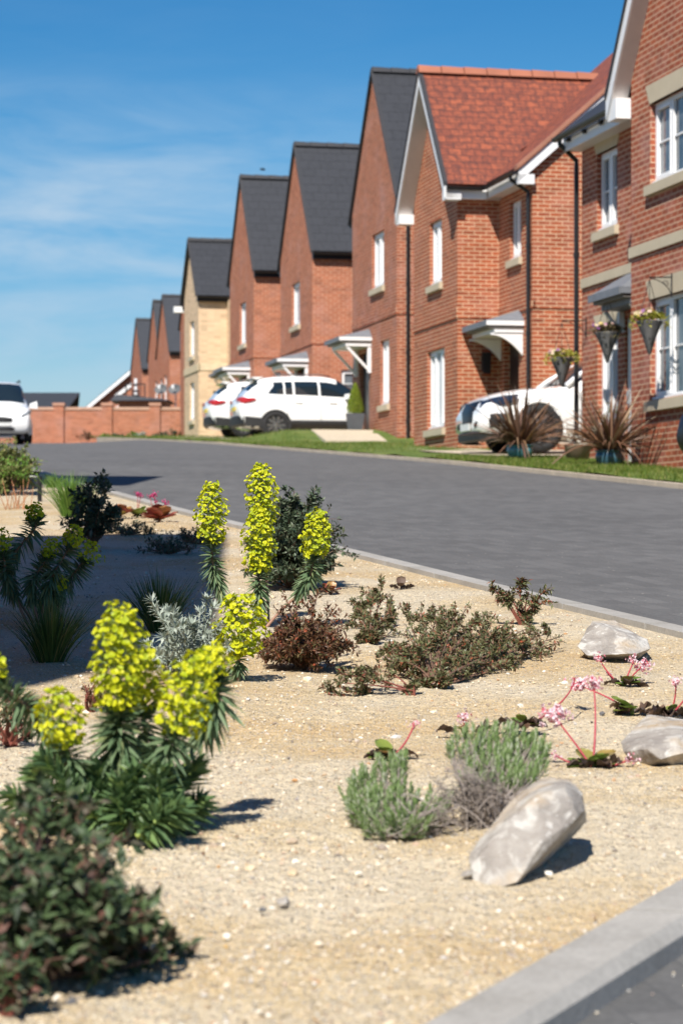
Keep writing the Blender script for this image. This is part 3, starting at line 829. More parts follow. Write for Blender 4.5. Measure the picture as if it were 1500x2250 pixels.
mb = MB(); mb.tbox(42.92, 42.995, 12.06, 12.16, 3.98, 4.275); mb.build('lamp_glass', M['glass'], lamp)

# ---- nearest house on the right : projecting gable with stone dressings, recessed porch part
root = thing('house', 'nearest red brick house with stone lintels and tall white barge board', 'house', P(30, 11.2, 1.8))
BK = 'brick_red'; zb = 1.78
bw, b0, b1 = 10.57, 26.0, 30.45
bze, tmb = 6.80, (26.0 + 30.45) / 2
OVb = .34; ptb = 1.32; bzr = bze + ptb * ((b1 - b0) / 2 + OVb)
zwb = bze + ptb * OVb - .08
O, a, n = front_axes(bw, b0); L = b1 - b0
w_up = (30.45 - 1.45 - 26.0 - .75, 29.74 - 26.0, 5.52, 6.70); w_up = (1.8, 3.70, 5.49, 6.53)
w_lo = (1.8, 3.70, 2.70, 4.0)
mb = MB()
wall_rect(mb, O, a, n, L, zb - .6, zwb, [w_up, w_lo])
mb.poly([P(b0, bw, zwb), P(b1, bw, zwb), P(tmb, bw, bzr - .08)])
rw1, r1 = 11.14, 34.3
mb.poly([P(b1, bw, zb - .6), P(b1, rw1 + .5, zb - .6), P(b1, rw1 + .5, zwb), P(b1, bw, zwb)])
mb.poly([P(b0, bw, zb - .6), P(b0, 18, zb - .6), P(b0, 18, zwb), P(b0, bw, zwb)])
O4, a4, n4 = front_axes(rw1, b1)
w_r1 = (2.24, 3.15, 5.38, 6.50); w_r2 = (2.22, 3.12, 2.56, 3.94); d_r = (.90, 1.90, 1.90, 4.0)
wall_rect(mb, O4, a4, n4, r1 - b1, zb - .6, 6.72, [w_r1, w_r2, d_r], .11)
mrw = 15.0; rze = 6.90; rpt = .80; rzr = rze + rpt * (mrw - 10.80)
mb.poly([P(r1, rw1, zb - .6), P(r1, 2*mrw - rw1, zb - .6), P(r1, 2*mrw - rw1, 7.0), P(r1, mrw, rzr - .08), P(r1, rw1, 7.0)])
mb.poly([P(b0, 2*mrw - rw1, zb - .6), P(r1, 2*mrw - rw1, zb - .6), P(r1, 2*mrw - rw1, 7.0), P(b0, 2*mrw - rw1, 7.0)])
mb.build('wall', M[BK], root)
mb = MB(); wf = bw - .24
slab(mb, [P(b1 + OVb, 15, bze), P(b1 + OVb, wf, bze), P(tmb, wf, bzr), P(tmb, 15, bzr)], .06)
slab(mb, [P(b0 - OVb, wf, bze), P(b0 - OVb, 15, bze), P(tmb, 15, bzr), P(tmb, wf, bzr)], .06)
slab(mb, [P(b0 - .1, 10.80, rze), P(r1 + .06, 10.80, rze), P(r1 + .06, mrw, rzr), P(b0 - .1, mrw, rzr)], .055)
slab(mb, [P(b0 - .1, 2*mrw - 10.80, rze), P(r1 + .06, 2*mrw - 10.80, rze), P(r1 + .06, mrw, rzr), P(b0 - .1, mrw, rzr)], .055)
rf = mb.build('roof', M['slate'], root)
mb = MB(); sf = MB(); vg = MB()
for te, sg in ((b0 - OVb, 1), (b1 + OVb, -1)):
    s = ZUP
    p0, p1 = P(te, wf, bze), P(tmb, wf, bzr); q0, q1 = P(te, wf + .03, bze), P(tmb, wf + .03, bzr)
    mb.hexa([p0 - s * .30, p1 - s * .34, q1 - s * .34, q0 - s * .30, p0 - s * .03, p1 - s * .03, q1 - s * .03, q0 - s * .03])
    i0, i1 = P(te, bw + .004, bze), P(tmb, bw + .004, bzr)
    sf.hexa([q0 - s * .29, q1 - s * .33, i1 - s * .33, i0 - s * .29, q0 - s * .13, q1 - s * .13, i1 - s * .13, i0 - s * .13])
    v0, v1 = P(te, wf - .02, bze), P(tmb, wf - .02, bzr); x0, x1 = P(te, wf + .06, bze), P(tmb, wf + .06, bzr)
    vg.hexa([v0 - s * .05, v1 - s * .05, x1 - s * .05, x0 - s * .05, v0 + s * .04, v1 + s * .04, x1 + s * .04, x0 + s * .04])
    ta, tb = sorted((te, te + sg * (OVb - .004)))
    mb.tbox(ta, tb, wf + .031, bw - .004, bze - .33, bze - .06)
mb.build('bargeboard', M['white_upvc'], rf); sf.build('soffit', M['soffit'], rf); vg.build('verge', M['dark_verge'], rf)
mb = MB(); mb.tbox(b1 + .004, r1 + .03, 10.86, 10.89, rze - .26, rze - .06); mb.build('fascia', M['white_upvc'], rf)
mb = MB(); mb.tbox(b1 + .004, r1 + .03, 10.89, rw1 - .004, rze - .25, rze - .20); mb.build('soffit', M['soffit'], rf)
mb = MB(); gutter(mb, P(b1 + .03, 10.76, rze - .05), P(r1 + .12, 10.76, rze - .05), .06)
for k in range(5): mb.tube([P(b1 + .5 + k * .75, 10.83, rze - .13), P(b1 + .58 + k * .75, 10.83, rze - .13)], .035, 6)
mb.build('gutter', M['black_plastic'], rf)
downpipe(root, P(34.32, 11.06, 6.5), P(34.32, 11.06, zb - .3), swan=P(34.25, 10.78, rze - .08))
window(root, O, a, n, w_up, 3, lintel=.25, pane='glass', bars=1); window(root, O, a, n, w_lo, 3, lintel=.25, pane='glass', bars=1)
window(root, O4, a4, n4, w_r1, 2, lintel=.22, pane='glass', bars=1); window(root, O4, a4, n4, w_r2, 2, lintel=.22, pane='blind')
mb = MB(); mb.box(Vector((O.x, O.y, 0)), a, n, 0, L + .03, -.05, .03, 4.615, 4.755); mb.build('string_course', M['stone'], root)
mb = MB(); mb.box(Vector((O4.x, O4.y, 0)), a4, n4, .0, r1 - b1, -.05, .03, 4.615, 4.755); mb.build('string_course', M['stone'], root)
mb = MB(); mb.box(Vector((O4.x, O4.y, 0)), a4, n4, d_r[0] + .003, d_r[1] - .003, -.09, -.04, d_r[2], d_r[3] - .003)
d = mb.build('door', M['white_upvc'], root)
mb = MB(); mb.box(Vector((O4.x, O4.y, 0)), a4, n4, d_r[1] - .12, d_r[1] - .08, -.04, .01, 2.8, 2.98); mb.build('handle', M['grey_metal'], d)
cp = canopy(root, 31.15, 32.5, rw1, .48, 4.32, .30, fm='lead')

# ---- low house turned towards the street end, with white verges
root = thing('house', 'low brick house with sloping white verges behind the far garden wall', 'house', (-12, 160, 6.6))
mb = MB(); Yh = 160
x0, xm, x1, ze_, zr_ = -16.4, -11.2, -6.0, 10.05, 14.4
mb.poly([(x0, Yh, 5.5), (x1, Yh, 5.5), (x1, Yh, ze_), (xm, Yh, zr_), (x0, Yh, ze_)])
mb.poly([(x0, Yh, 5.5), (x0, Yh + 9, 5.5), (x0, Yh + 9, ze_), (x0, Yh, ze_)])
mb.abox(-14.2, -7, Yh - 2.6, Yh - .004, 5.5, 9.9)
mb.build('wall', M['brick_soft'], root)
mb = MB(); q = (zr_ - ze_) / (xm - x0)
slab(mb, [Vector((x0 - .5, Yh - .4, ze_ - .5*q)), Vector((xm, Yh - .4, zr_)), Vector((xm, Yh + 9, zr_)), Vector((x0 - .5, Yh + 9, ze_ - .5*q))], .1)
slab(mb, [Vector((xm, Yh - .4, zr_)), Vector((x1, Yh - .4, ze_)), Vector((x1, Yh + 9, ze_)), Vector((xm, Yh + 9, zr_))], .1)
slab(mb, [Vector((-14.7, Yh - 3, 10.3)), Vector((-11.2, Yh - 3, 13.0)), Vector((-11.2, Yh - .42, 13.0)), Vector((-14.7, Yh - .42, 10.3))], .1)
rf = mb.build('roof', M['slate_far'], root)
mb = MB()
for (xa, za, xb, zb_, yy) in ((x0 - .5, ze_ - .5*q, xm, zr_, Yh - .43), (-14.7, 10.3, -11.2, 13.0, Yh - 3.03)):
    mb.hexa([(xa, yy, za - .32), (xb, yy, zb_ - .32), (xb, yy + .05, zb_ - .32), (xa, yy + .05, za - .32), (xa, yy, za - .05), (xb, yy, zb_ - .05), (xb, yy + .05, zb_ - .05), (xa, yy + .05, za - .05)])
mb.build('bargeboard', M['white_upvc'], rf)
mb = MB(); mb.abox(-14.9, -14.25, Yh - .06, Yh - .004, 8.2, 9.7); f = mb.build('window', M['white_upvc'], root)
mb = MB(); mb.abox(-14.8, -14.4, Yh - .09, Yh - .062, 8.3, 9.6); mb.build('pane', M['glass'], f)

root = thing('house', 'long dark roofed house seen above the far garden wall', 'house', (-22, 148, 6.5))
mb = MB(); mb.abox(-34, -17.2, 146, 154, 5.5, 8.3); mb.build('wall', M['brick_soft'], root)
mb = MB()
slab(mb, [Vector((-34.5, 145.5, 8.2)), Vector((-16.9, 145.5, 8.2)), Vector((-16.2, 150, 10.0)), Vector((-34.5, 150, 10.0))], .1)
slab(mb, [Vector((-34.5, 154.5, 8.2)), Vector((-16.9, 154.5, 8.2)), Vector((-16.2, 150, 10.0)), Vector((-34.5, 150, 10.0))], .1)
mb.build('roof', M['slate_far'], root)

root = thing('shed', 'small dark flat roofed shed peeping over the far garden wall', 'shed', (-9.3, 112, 5.4))
mb = MB(); mb.abox(-10.2, -8.0, 111, 113.5, 5, 7.25); mb.build('wall', M['brick_soft'], root)
mb = MB(); mb.hexa([(-10.6, 110.7, 7.25), (-7.8, 110.7, 7.25), (-7.8, 113.8, 7.25), (-10.6, 113.8, 7.25), (-10.3, 110.9, 7.55), (-8.3, 110.9, 7.35), (-8.3, 113.6, 7.35), (-10.3, 113.6, 7.55)]); mb.build('roof', M['slate_far'], root)

# ---- garden wall with piers at the end of the road
root = thing('garden_wall', 'long red brick garden wall with four piers across the end of the road', 'wall', (-10, 105, 5.2))
yw = 105
mb = MB(); mb.abox(-17.5, -6.0, yw, yw + .22, 4.6, 6.52); mb.build('wall_panel', M['brick_soft'], root)
mb = MB(); mb.abox(-17.5, -6.0, yw - .04, yw + .26, 6.52, 6.64); mb.build('coping', m_plain('coping', (.50, .30, .21), .85, var=.12, scale=3), root)
for px in (25, 130, 236, 341):
    xc = (px - CX) / FPX * yw
    mb = MB(); mb.abox(xc - .22, xc + .22, yw - .12, yw + .34, 4.6, 6.70); pr = mb.build('pier', M['brick_soft'], root)
    mb = MB(); mb.abox(xc - .26, xc + .26, yw - .16, yw + .38, 6.70, 6.82); mb.build('pier_cap', m_plain('cap_brick', (.47, .25, .17), .85), pr)

# ---- houses across the corner, out of the picture on the left: they throw the two big shadows
def corner_house(label, pts, ze, zr, zb):
    root = thing('house', label, 'house', (sum(p[0] for p in pts) / 4, sum(p[1] for p in pts) / 4, zb))
    mb = MB()
    for i in range(4):
        (xa, ya), (xb, yb) = pts[i], pts[(i + 1) % 4]
        mb.poly([(xa, ya, zb - 1), (xb, yb, zb - 1), (xb, yb, ze), (xa, ya, ze)])
    mb.build('wall', M['brick_red'], root)
    c = Vector((sum(p[0] for p in pts) / 4, sum(p[1] for p in pts) / 4, zr))
    q = [Vector((p[0], p[1], ze)) for p in pts]
    e = [c.lerp(v, 1.06) for v in q]
    for v in e: v.z = ze - .05
    r1 = c.lerp(((e[0] + e[3]) / 2), .45); r2 = c.lerp(((e[1] + e[2]) / 2), .45); r1.z = r2.z = zr
    mb = MB(); mb.poly([e[0], e[1], r2, r1]); mb.poly([e[2], e[3], r1, r2]); mb.poly([e[3], e[0], r1]); mb.poly([e[1], e[2], r2]); mb.poly(e)
    mb.build('roof', M['slate'], root)
corner_house('brick house standing left of the gravel bed outside the frame', [(-2.30, 3.1), (-2.48, 10.5), (-8.3, 10.0), (-8.3, 2.4)], 6.9, 8.2, .3)
corner_house('second brick house standing left of the road outside the frame', [(-4.4, 18.9), (-4.2, 21.8), (-10, 22.4), (-10, 18.3)], 9.1, 10.6, 1.2)
# ------------------------------------------------------------------ plants of the bed
M['spurge_leaf'] = m_leaf('spurge_leaf', [(0, (.08, .135, .065)), (.4, (.125, .195, .095)), (.8, (.185, .25, .13)), (1, (.26, .29, .11))], .55, .2)
M['spurge_leaf_fresh'] = m_leaf('spurge_leaf_fresh', [(0, (.06, .115, .05)), (.5, (.11, .19, .075)), (.85, (.165, .26, .09)), (1, (.25, .34, .10))], .5, .25)
M['spurge_flower'] = m_leaf('spurge_flower', [(0, (.34, .43, .012)), (.35, (.54, .57, .012)), (.75, (.67, .655, .02)), (1, (.38, .48, .03))], .5, .3)
M['spurge_stem'] = m_plain('spurge_stem', (.36, .20, .14), .6, var=.25, scale=30)
M['green_stem'] = m_plain('green_stem', (.26, .34, .08), .55, var=.2, scale=30)
M['twig'] = m_plain('twig', (.16, .09, .06), .8, var=.25, scale=40)
M['red_twig'] = m_plain('red_twig', (.22, .07, .05), .6, var=.25, scale=40)
M['grey_twig'] = m_plain('grey_twig', (.27, .23, .20), .9, var=.25, scale=60)
M['cistus_leaf'] = m_leaf('dark_green_leaf', [(0, (.035, .055, .03)), (.4, (.068, .10, .055)), (.8, (.105, .14, .08)), (1, (.15, .145, .10))], .5, .12)
M['rust_leaf'] = m_leaf('rusty_leaf', [(0, (.06, .03, .017)), (.35, (.12, .052, .027)), (.6, (.155, .08, .038)), (.8, (.09, .10, .036)), (.93, (.22, .065, .03)), (1, (.34, .08, .035))], .5, .15)
M['sprawl_leaf'] = m_leaf('sprawling_leaf', [(0, (.07, .068, .032)), (.3, (.115, .125, .05)), (.6, (.15, .16, .068)), (.8, (.17, .10, .06)), (.95, (.22, .10, .06)), (1, (.36, .09, .04))], .45, .15)
M['fore_leaf'] = m_leaf('foreground_leaf', [(0, (.032, .05, .026)), (.35, (.055, .09, .038)), (.65, (.085, .13, .05)), (.8, (.10, .095, .06)), (.93, (.13, .085, .065)), (1, (.17, .075, .055))], .55, .2)
M['silver_leaf'] = m_leaf('silver_leaf', [(0, (.21, .25, .205)), (.5, (.31, .36, .30)), (1, (.44, .48, .42))], .7, .1)
M['tuft_blade'] = m_leaf('tuft_blade', [(0, (.03, .07, .016)), (.5, (.065, .13, .025)), (.85, (.12, .18, .05)), (1, (.34, .27, .11))], .5, .25)
M['bright_blade'] = m_leaf('bright_blade', [(0, (.07, .16, .02)), (.6, (.13, .26, .035)), (1, (.22, .33, .07))], .5, .3)
M['lav_leaf'] = m_leaf('lavender_leaf', [(0, (.11, .18, .05)), (.45, (.18, .265, .085)), (.75, (.27, .335, .165)), (1, (.44, .46, .35))], .7, .15)
M['dead_leaf'] = m_leaf('withered_leaf', [(0, (.03, .018, .013)), (.6, (.06, .036, .026)), (1, (.12, .07, .045))], .6, .05)
M['berg_leaf'] = m_leaf('bergenia_leaf', [(0, (.10, .18, .025)), (.5, (.16, .25, .04)), (.85, (.25, .28, .06)), (1, (.36, .20, .07))], .3, .2, .6, per='object')
M['berg_red'] = m_leaf('bergenia_red_leaf', [(0, (.20, .04, .03)), (.4, (.34, .08, .05)), (.7, (.40, .22, .07)), (1, (.30, .30, .06))], .35, .25, .6, per='object')
M['berg_stalk'] = m_plain('bergenia_stalk', (.40, .035, .055), .45, var=.15, scale=40)
M['berg_flower'] = m_leaf('bergenia_flower', [(0, (.50, .05, .08)), (.18, (.70, .24, .30)), (.35, (.82, .58, .64)), (1, (.90, .82, .85))], .55, .3)
M['berg_magenta'] = m_leaf('bergenia_magenta', [(0, (.40, .03, .12)), (.5, (.62, .07, .24)), (1, (.75, .2, .38))], .55, .3)

M['olive_leaf'] = m_leaf('olive_leaf', [(0, (.08, .11, .03)), (.5, (.15, .19, .05)), (.85, (.24, .26, .08)), (1, (.34, .28, .12))], .6, .2)
def rv(s=1.0): return Vector((random.gauss(0, s), random.gauss(0, s), random.gauss(0, s)))
def bez(a, b, c, n):
    return [a * ((1-k/n)**2) + b * (2*(k/n)*(1-k/n)) + c * ((k/n)**2) for k in range(n + 1)]
def along(pts, q):
    n = len(pts) - 1; f = min(max(q, 0), .9999) * n; i = int(f)
    return pts[i].lerp(pts[i + 1], f - i), (pts[i + 1] - pts[i]).normalized()
def perp(d):
    a = Vector((0, 0, 1)) if abs(d.z) < .9 else Vector((1, 0, 0))
    x = d.cross(a).normalized(); return x, d.cross(x)

def floret(mb, c, d, r):
    d = d.normalized(); x, y = perp(d); a0 = random.random() * 6
    n = 8; ring = []; mid = []
    for k in range(n):
        a = a0 + 2*PI*k/n; rr = r * (1.0 if k % 4 else .80)
        ring.append(c + (x*math.cos(a) + y*math.sin(a)) * rr + d * (r * .28))
        mid.append(c + (x*math.cos(a) + y*math.sin(a)) * (r * .42))
    i = len(mb.v)
    mb.v.extend([tuple(p) for p in ring + mid] + [tuple(c - d * r * .12)])
    for k in range(n):
        k2 = (k + 1) % n
        mb.f.append((i + k, i + k2, i + n + k2, i + n + k)); mb.f.append((i + n + k, i + n + k2, i + 2*n))
    for k in range(3):               # the little nectar cups in the eye
        a = a0 + k * 2.1; q = c + (x*math.cos(a) + y*math.sin(a)) * r * .2 + d * r * .14
        j = len(mb.v); s = r * .16
        mb.v.extend([tuple(q + x*s), tuple(q + y*s), tuple(q - x*s), tuple(q - y*s), tuple(q + d*s)])
        mb.f.extend([(j, j+1, j+4), (j+1, j+2, j+4), (j+2, j+3, j+4), (j+3, j, j+4)])

def spurge_stem(root, pts, leaf_from, leaf_to, nleaf, llen, head=None, fresh=False, bare='spurge_stem', srad=.006, lw=.0105, fl=.0086, nf=None):
    """pts: axis; leaves between fractions; head = (height, radius) standing on the axis end"""
    mb = MB(); mb.tube(pts, [srad * (1 - .35 * k / (len(pts) - 1)) for k in range(len(pts))], 7)
    st = mb.build('stem', M[bare], root, smooth=True, uv=False)
    mb = MB()
    nleaf = int(nleaf * 2.3)
    for k in range(nleaf):
        q = leaf_from + (leaf_to - leaf_from) * ((k + random.random()) / nleaf)
        p, d = along(pts, q); x, y = perp(d); a = k * 2.39996 + random.gauss(0, .15)
        r = x * math.cos(a) + y * math.sin(a)
        rel = (q - leaf_from) / (leaf_to - leaf_from)
        up = (-1.9 + 2.5 * rel ** .6) if not fresh else .1 + .9 * rel
        dd = (r + d * (up + random.gauss(0, .14))).normalized()
        ln = llen * 1.05 * (1 - .5 * abs(rel - .42)) * random.uniform(.8, 1.12)
        sd = dd.cross(d).normalized(); ro = random.gauss(0, .55); sd = sd * math.cos(ro) + dd.cross(sd) * math.sin(ro)
        cur = Vector((0, 0, -.30 + .12 * rel)) + d * .05 + r * (-.05) + rv(.04)
        mb.blade(p + r * srad * .5, dd, sd, ln, lw * random.uniform(.85, 1.15), cur, 4, .12, .1, .45)
    mb.build('foliage', M['spurge_leaf_fresh' if fresh else 'spurge_leaf'], st, smooth=False, uv=False, recalc=False)
    if head:
        hh, hr = head
        top, d = pts[-1], (pts[-1] - pts[-2]).normalized()
        d = (d + Vector((0, 0, .6))).normalized(); x, y = perp(d)
        mb = MB(); sk = MB()
        sk.tube([top, top + d * hh * .5, top + d * hh * .9], [srad * .6, srad * .5, srad * .2], 5)
        n = nf or int(hh * hr * 2 * PI / (fl * fl * 4.6))
        for k in range(n):
            q = (k + .5) / n
            a = k * 2.39996
            prof = hr * (math.sin(PI * min(1, .18 + q * .80)) ** .55) * (.80 + .2 * q)
            if random.random() < .34: prof *= random.uniform(.40, .85)
            prof *= random.uniform(.76, 1.22)
            o = x * math.cos(a) + y * math.sin(a)
            hgt = q * hh + random.gauss(0, hh * .022) + (1 - prof / hr) * hh * .06 * (1 if q > .5 else 0)
            c = top + d * hgt + o * prof
            base = top + d * max(0, hgt - prof * .8)
            sk.tube([base, base.lerp(c, .6) + d * .003, c - (o + d) * .002], .0011, 3, False)
            dn = (o + d * (.45 + .9 * q) + rv(.42)).normalized()
            floret(mb, c, dn, fl * random.uniform(.7, 1.25))
            if random.random() < .75:   # forked: a second cup beside the first
                c2 = c + (x * math.cos(a + 1.4) + y * math.sin(a + 1.4)) * fl * 1.5 + d * random.gauss(0, fl * .7)
                floret(mb, c2, (dn + rv(.4)).normalized(), fl * random.uniform(.7, 1.05))
        h = mb.build('flower_head', M['spurge_flower'], st, uv=False, recalc=False)
        sk.build('flower_stalks', M['green_stem'], st, uv=False, recalc=False)
    return st

def stem_px(seq, Y, n=10):
    """seq of picture places at depth Y (or (x, y, Y)) smoothed into an axis"""
    v = [W(s[0], s[1], s[2] if len(s) > 2 else Y) for s in seq]
    if len(v) == 2: return [v[0].lerp(v[1], k / n) for k in range(n + 1)]
    out = []
    for i in range(len(v) - 1):
        p0, p1, p2, p3 = v[max(i-1, 0)], v[i], v[i+1], v[min(i+2, len(v)-1)]
        for k in range(n):
            s = k / n
            out.append(.5 * ((2*p1) + (p2-p0)*s + (2*p0-5*p1+4*p2-p3)*s*s + (3*p1-p0-3*p2+p3)*s**3))
    out.append(v[-1]); return out

random.seed(21)
# ---- the three sharp yellow spikes
b = GP(575, 1375)
r = thing('euphorbia', 'yellow spurge with three tall sharp flower spikes in front of the dark green shrub', 'euphorbia', b, 'yellow spurges')
Y = b.y
spurge_stem(r, stem_px([(560, 1378), (505, 1335), (484, 1296), (468, 1240), (466, 1190)], Y), .46, 1, 85, .062, (122*Y/FPX, 36*Y/FPX))
spurge_stem(r, stem_px([(578, 1378), (572, 1330), (568, 1290), (568, 1255)], Y), .30, 1, 80, .060, (130*Y/FPX, 36*Y/FPX))
spurge_stem(r, stem_px([(590, 1375, Y), (588, 1310, Y + .12), (580, 1200, Y + .14), (577, 1150, Y + .14)], Y), .5, 1, 50, .055, (124*Y/FPX, 38*Y/FPX))
spurge_stem(r, stem_px([(585, 1378), (620, 1338), (655, 1305), (682, 1262), (690, 1222)], Y), .50, 1, 80, .058, (96*Y/FPX, 34*Y/FPX))

# ---- big spurge of the foreground, out of focus
b = GP(300, 1835); Y = b.y
r = thing('euphorbia', 'large blurred yellow spurge with many flower heads at the left foreground', 'euphorbia', b, 'yellow spurges')
s = Y / FPX
spurge_stem(r, stem_px([(295, 1835), (275, 1760), (262, 1650), (262, 1560)], Y), .55, 1, 100, .072, (215*s, 68*s), lw=.012, bare='green_stem', fl=.0080, nf=250)
spurge_stem(r, stem_px([(310, 1835), (335, 1740), (360, 1660), (385, 1610)], Y - .08), .55, 1, 50, .06, (165*s, 62*s), lw=.012, bare='green_stem', fl=.0080, nf=170)
spurge_stem(r, stem_px([(315, 1835), (330, 1730), (322, 1640), (315, 1560)], Y + .12), .6, 1, 40, .06, (130*s, 55*s), lw=.012, bare='green_stem', fl=.0080, nf=115)
spurge_stem(r, stem_px([(320, 1835), (370, 1740), (430, 1640), (475, 1540), (470, 1490)], Y + .15), .55, 1, 60, .066, (70*s, 45*s), lw=.012, bare='green_stem', fl=.0080, nf=55)
spurge_stem(r, stem_px([(280, 1835), (215, 1770), (165, 1700), (145, 1640)], Y - .05), .6, 1, 40, .055, (120*s, 52*s), lw=.011, bare='green_stem', fl=.0078, nf=90)
spurge_stem(r, stem_px([(270, 1835), (170, 1720), (95, 1590), (40, 1535), (-5, 1500)], Y + .05), .35, 1, 80, .05, (90*s, 40*s), lw=.011, fl=.0080, nf=75)
for q in ([(290, 1838), (268, 1790), (268, 1720)], [(320, 1835), (370, 1785), (432, 1672)], [(300, 1838), (350, 1800), (395, 1770)], [(250, 1838), (170, 1790), (75, 1690)], [(255, 1838), (180, 1760), (95, 1668)],
          [(280, 1838), (235, 1800), (200, 1730)], [(300, 1838), (320, 1800), (318, 1730)], [(300, 1836), (345, 1760), (350, 1690)], [(310, 1838), (360, 1770), (385, 1700)], [(285, 1838), (300, 1790), (298, 1690)], [(265, 1838), (225, 1770), (215, 1690)], [(325, 1836), (385, 1810), (440, 1760)], [(290, 1842), (262, 1810), (255, 1765)], [(240, 1838), (130, 1810), (20, 1745)]):
    spurge_stem(r, stem_px(q, Y + random.uniform(-.15, .15)), .12, 1, 58, .058, None, True, 'green_stem', lw=.013)

# ---- blurred head on a short trunk to its right
b = GP(521, 1503); Y = b.y; s = Y / FPX
r = thing('euphorbia', 'yellow spurge with one round flower head beside the silver leaved plant', 'euphorbia', b, 'yellow spurges')
spurge_stem(r, stem_px([(521, 1503), (524, 1475), (526, 1440)], Y - .9 + .9), .5, 1, 22, .05, (128*s, 60*s), fl=.0100, nf=185)
# ---- spurge standing in the shade
b = GP(70, 1368); Y = b.y; s = Y / FPX
r = thing('euphorbia', 'dark shaded spurge with leaning stems in the big shadow at left', 'euphorbia', b, 'yellow spurges')
for q, hd in (([(75, 1368), (25, 1290), (25, 1230), (75, 1165), (78, 1142)], (30*s, 20*s)), ([(60, 1368), (20, 1280), (8, 1215)], (50*s, 24*s)), ([(85, 1368), (70, 1290), (105, 1225)], (40*s, 22*s)),
              ([(90, 1368), (110, 1280), (155, 1200)], (44*s, 24*s)), ([(95, 1368), (140, 1290), (185, 1232)], (44*s, 40*s)), ([(95, 1368), (110, 1320), (120, 1300)], (36*s, 22*s))):
    spurge_stem(r, stem_px(q, Y + random.uniform(-.2, .2)), .35, 1, 70, .07, hd, lw=.012, fl=.009, nf=40)
b = GP(3, 1420)

# ---- generic shrub
def shrub(name, label, cat, base, size, leafm, twigm, nb, nl, ll, lw, group=None, top=None, lean=(0, 0), low=0.0, dens=.35, spread=1.0, wisps=(), trad=.004, shell=.5, droop=0.0, cap=.10):
    rx, ry, h = size
    r = thing(name, label, cat, base, group)
    tw = MB(); lf = MB()
    tips = []
    for k in range(nb):
        a = k * 2.39996 + random.gauss(0, .3); q = math.sqrt((k + .5) / nb)
        zt = (low + (1 - low) * math.sqrt(max(0, 1 - (q * .97) ** 2))) if top is None else top(q, a)
        if random.random() < .4: zt *= random.uniform(.25, .9)
        tip = base + Vector((rx * q * math.cos(a) + lean[0] * zt, ry * q * math.sin(a) + lean[1] * zt, h * zt * random.uniform(.82, 1.1)))
        tips.append(tip)
    for w_ in wisps: tips.append(w_)
    for tip in tips:
        out = Vector((tip.x - base.x, tip.y - base.y, 0))
        mid = base + out * .35 + Vector((0, 0, (tip.z - base.z) * .65)) + rv(.02)
        pts = bez(base + rv(.008), mid, tip, 8)
        tw.tube(pts, [trad * (1 - .8 * i / 8) + .0006 for i in range(9)], 4, False)
        m = int(nl / len(tips) * random.uniform(.6, 1.4))
        subs = [(pts, .3 + .2 * shell)]
        for _ in range(4):           # side twigs
            q = random.uniform(.45, .92); p, d = along(pts, q); e = p + (d + rv(.75)).normalized() * min(cap * random.uniform(.5, 1.1), random.uniform(.18, .34) * (tip - base).length)
            if e.z < gz(e.y) + .01: e.z = gz(e.y) + .012
            sp = bez(p, p.lerp(e, .5) + Vector((0, 0, .012)), e, 4); tw.tube(sp, [trad * .35, trad * .3, trad * .25, trad * .2, trad * .12], 3, False); subs.append((sp, .1))
        for _ in range(m):
            pp, s0 = random.choice(subs)
            q = s0 + (1 - s0) * random.random() ** .8
            p, d = along(pp, q); x, y = perp(d); a = random.uniform(0, 2*PI); o = x * math.cos(a) + y * math.sin(a)
            dd = (o + d * random.uniform(.1, 1.0) + Vector((0, 0, .25 - droop)) + rv(.2)).normalized()
            L = ll * random.uniform(.6, 1.25)
            lf.leaf(p + rv(.003), dd, (Vector((0, 0, 1)) + rv(.5)).normalized(), L, lw * L / ll, .18, random.uniform(0, .25))
    tw.build('branches', M[twigm], r, uv=False, recalc=False)
    lf.build('foliage', M[leafm], r, uv=False, recalc=False)
    return r

random.seed(5)
b = GP(640, 1292)
shrub('evergreen_shrub', 'rounded dark green shrub behind the three yellow flower spikes', 'shrub', b, (.24, .26, .42), 'cistus_leaf', 'twig', 110, 15000, .034, .013, low=.12,
      wisps=[W(690, 1085, b.y), W(725, 1115, b.y), W(762, 1200, b.y), W(655, 1100, b.y), W(745, 1160, b.y)])
b = GP(665, 1462)
shrub('rusty_shrub', 'low rusty brown leaved shrub beneath the yellow flower spikes', 'shrub', b, (.17, .24, .135), 'rust_leaf', 'twig', 80, 12500, .019, .0075, low=.2, cap=.06,
      wisps=[W(620, 1300, b.y + .2), W(700, 1300, b.y + .2), W(740, 1330, b.y + .1), W(600, 1330, b.y + .1), W(770, 1370, b.y + .1)])
b = GP(955, 1512)
def sprawl(q, a): return .32 + .30 * abs(math.sin(a * 1.5 + .4)) * q
def low_tip(x, y, hgt):
    hgt *= .62
    g = GP(x, y + hgt * 1.0); q = W(x, y, g.y); return q
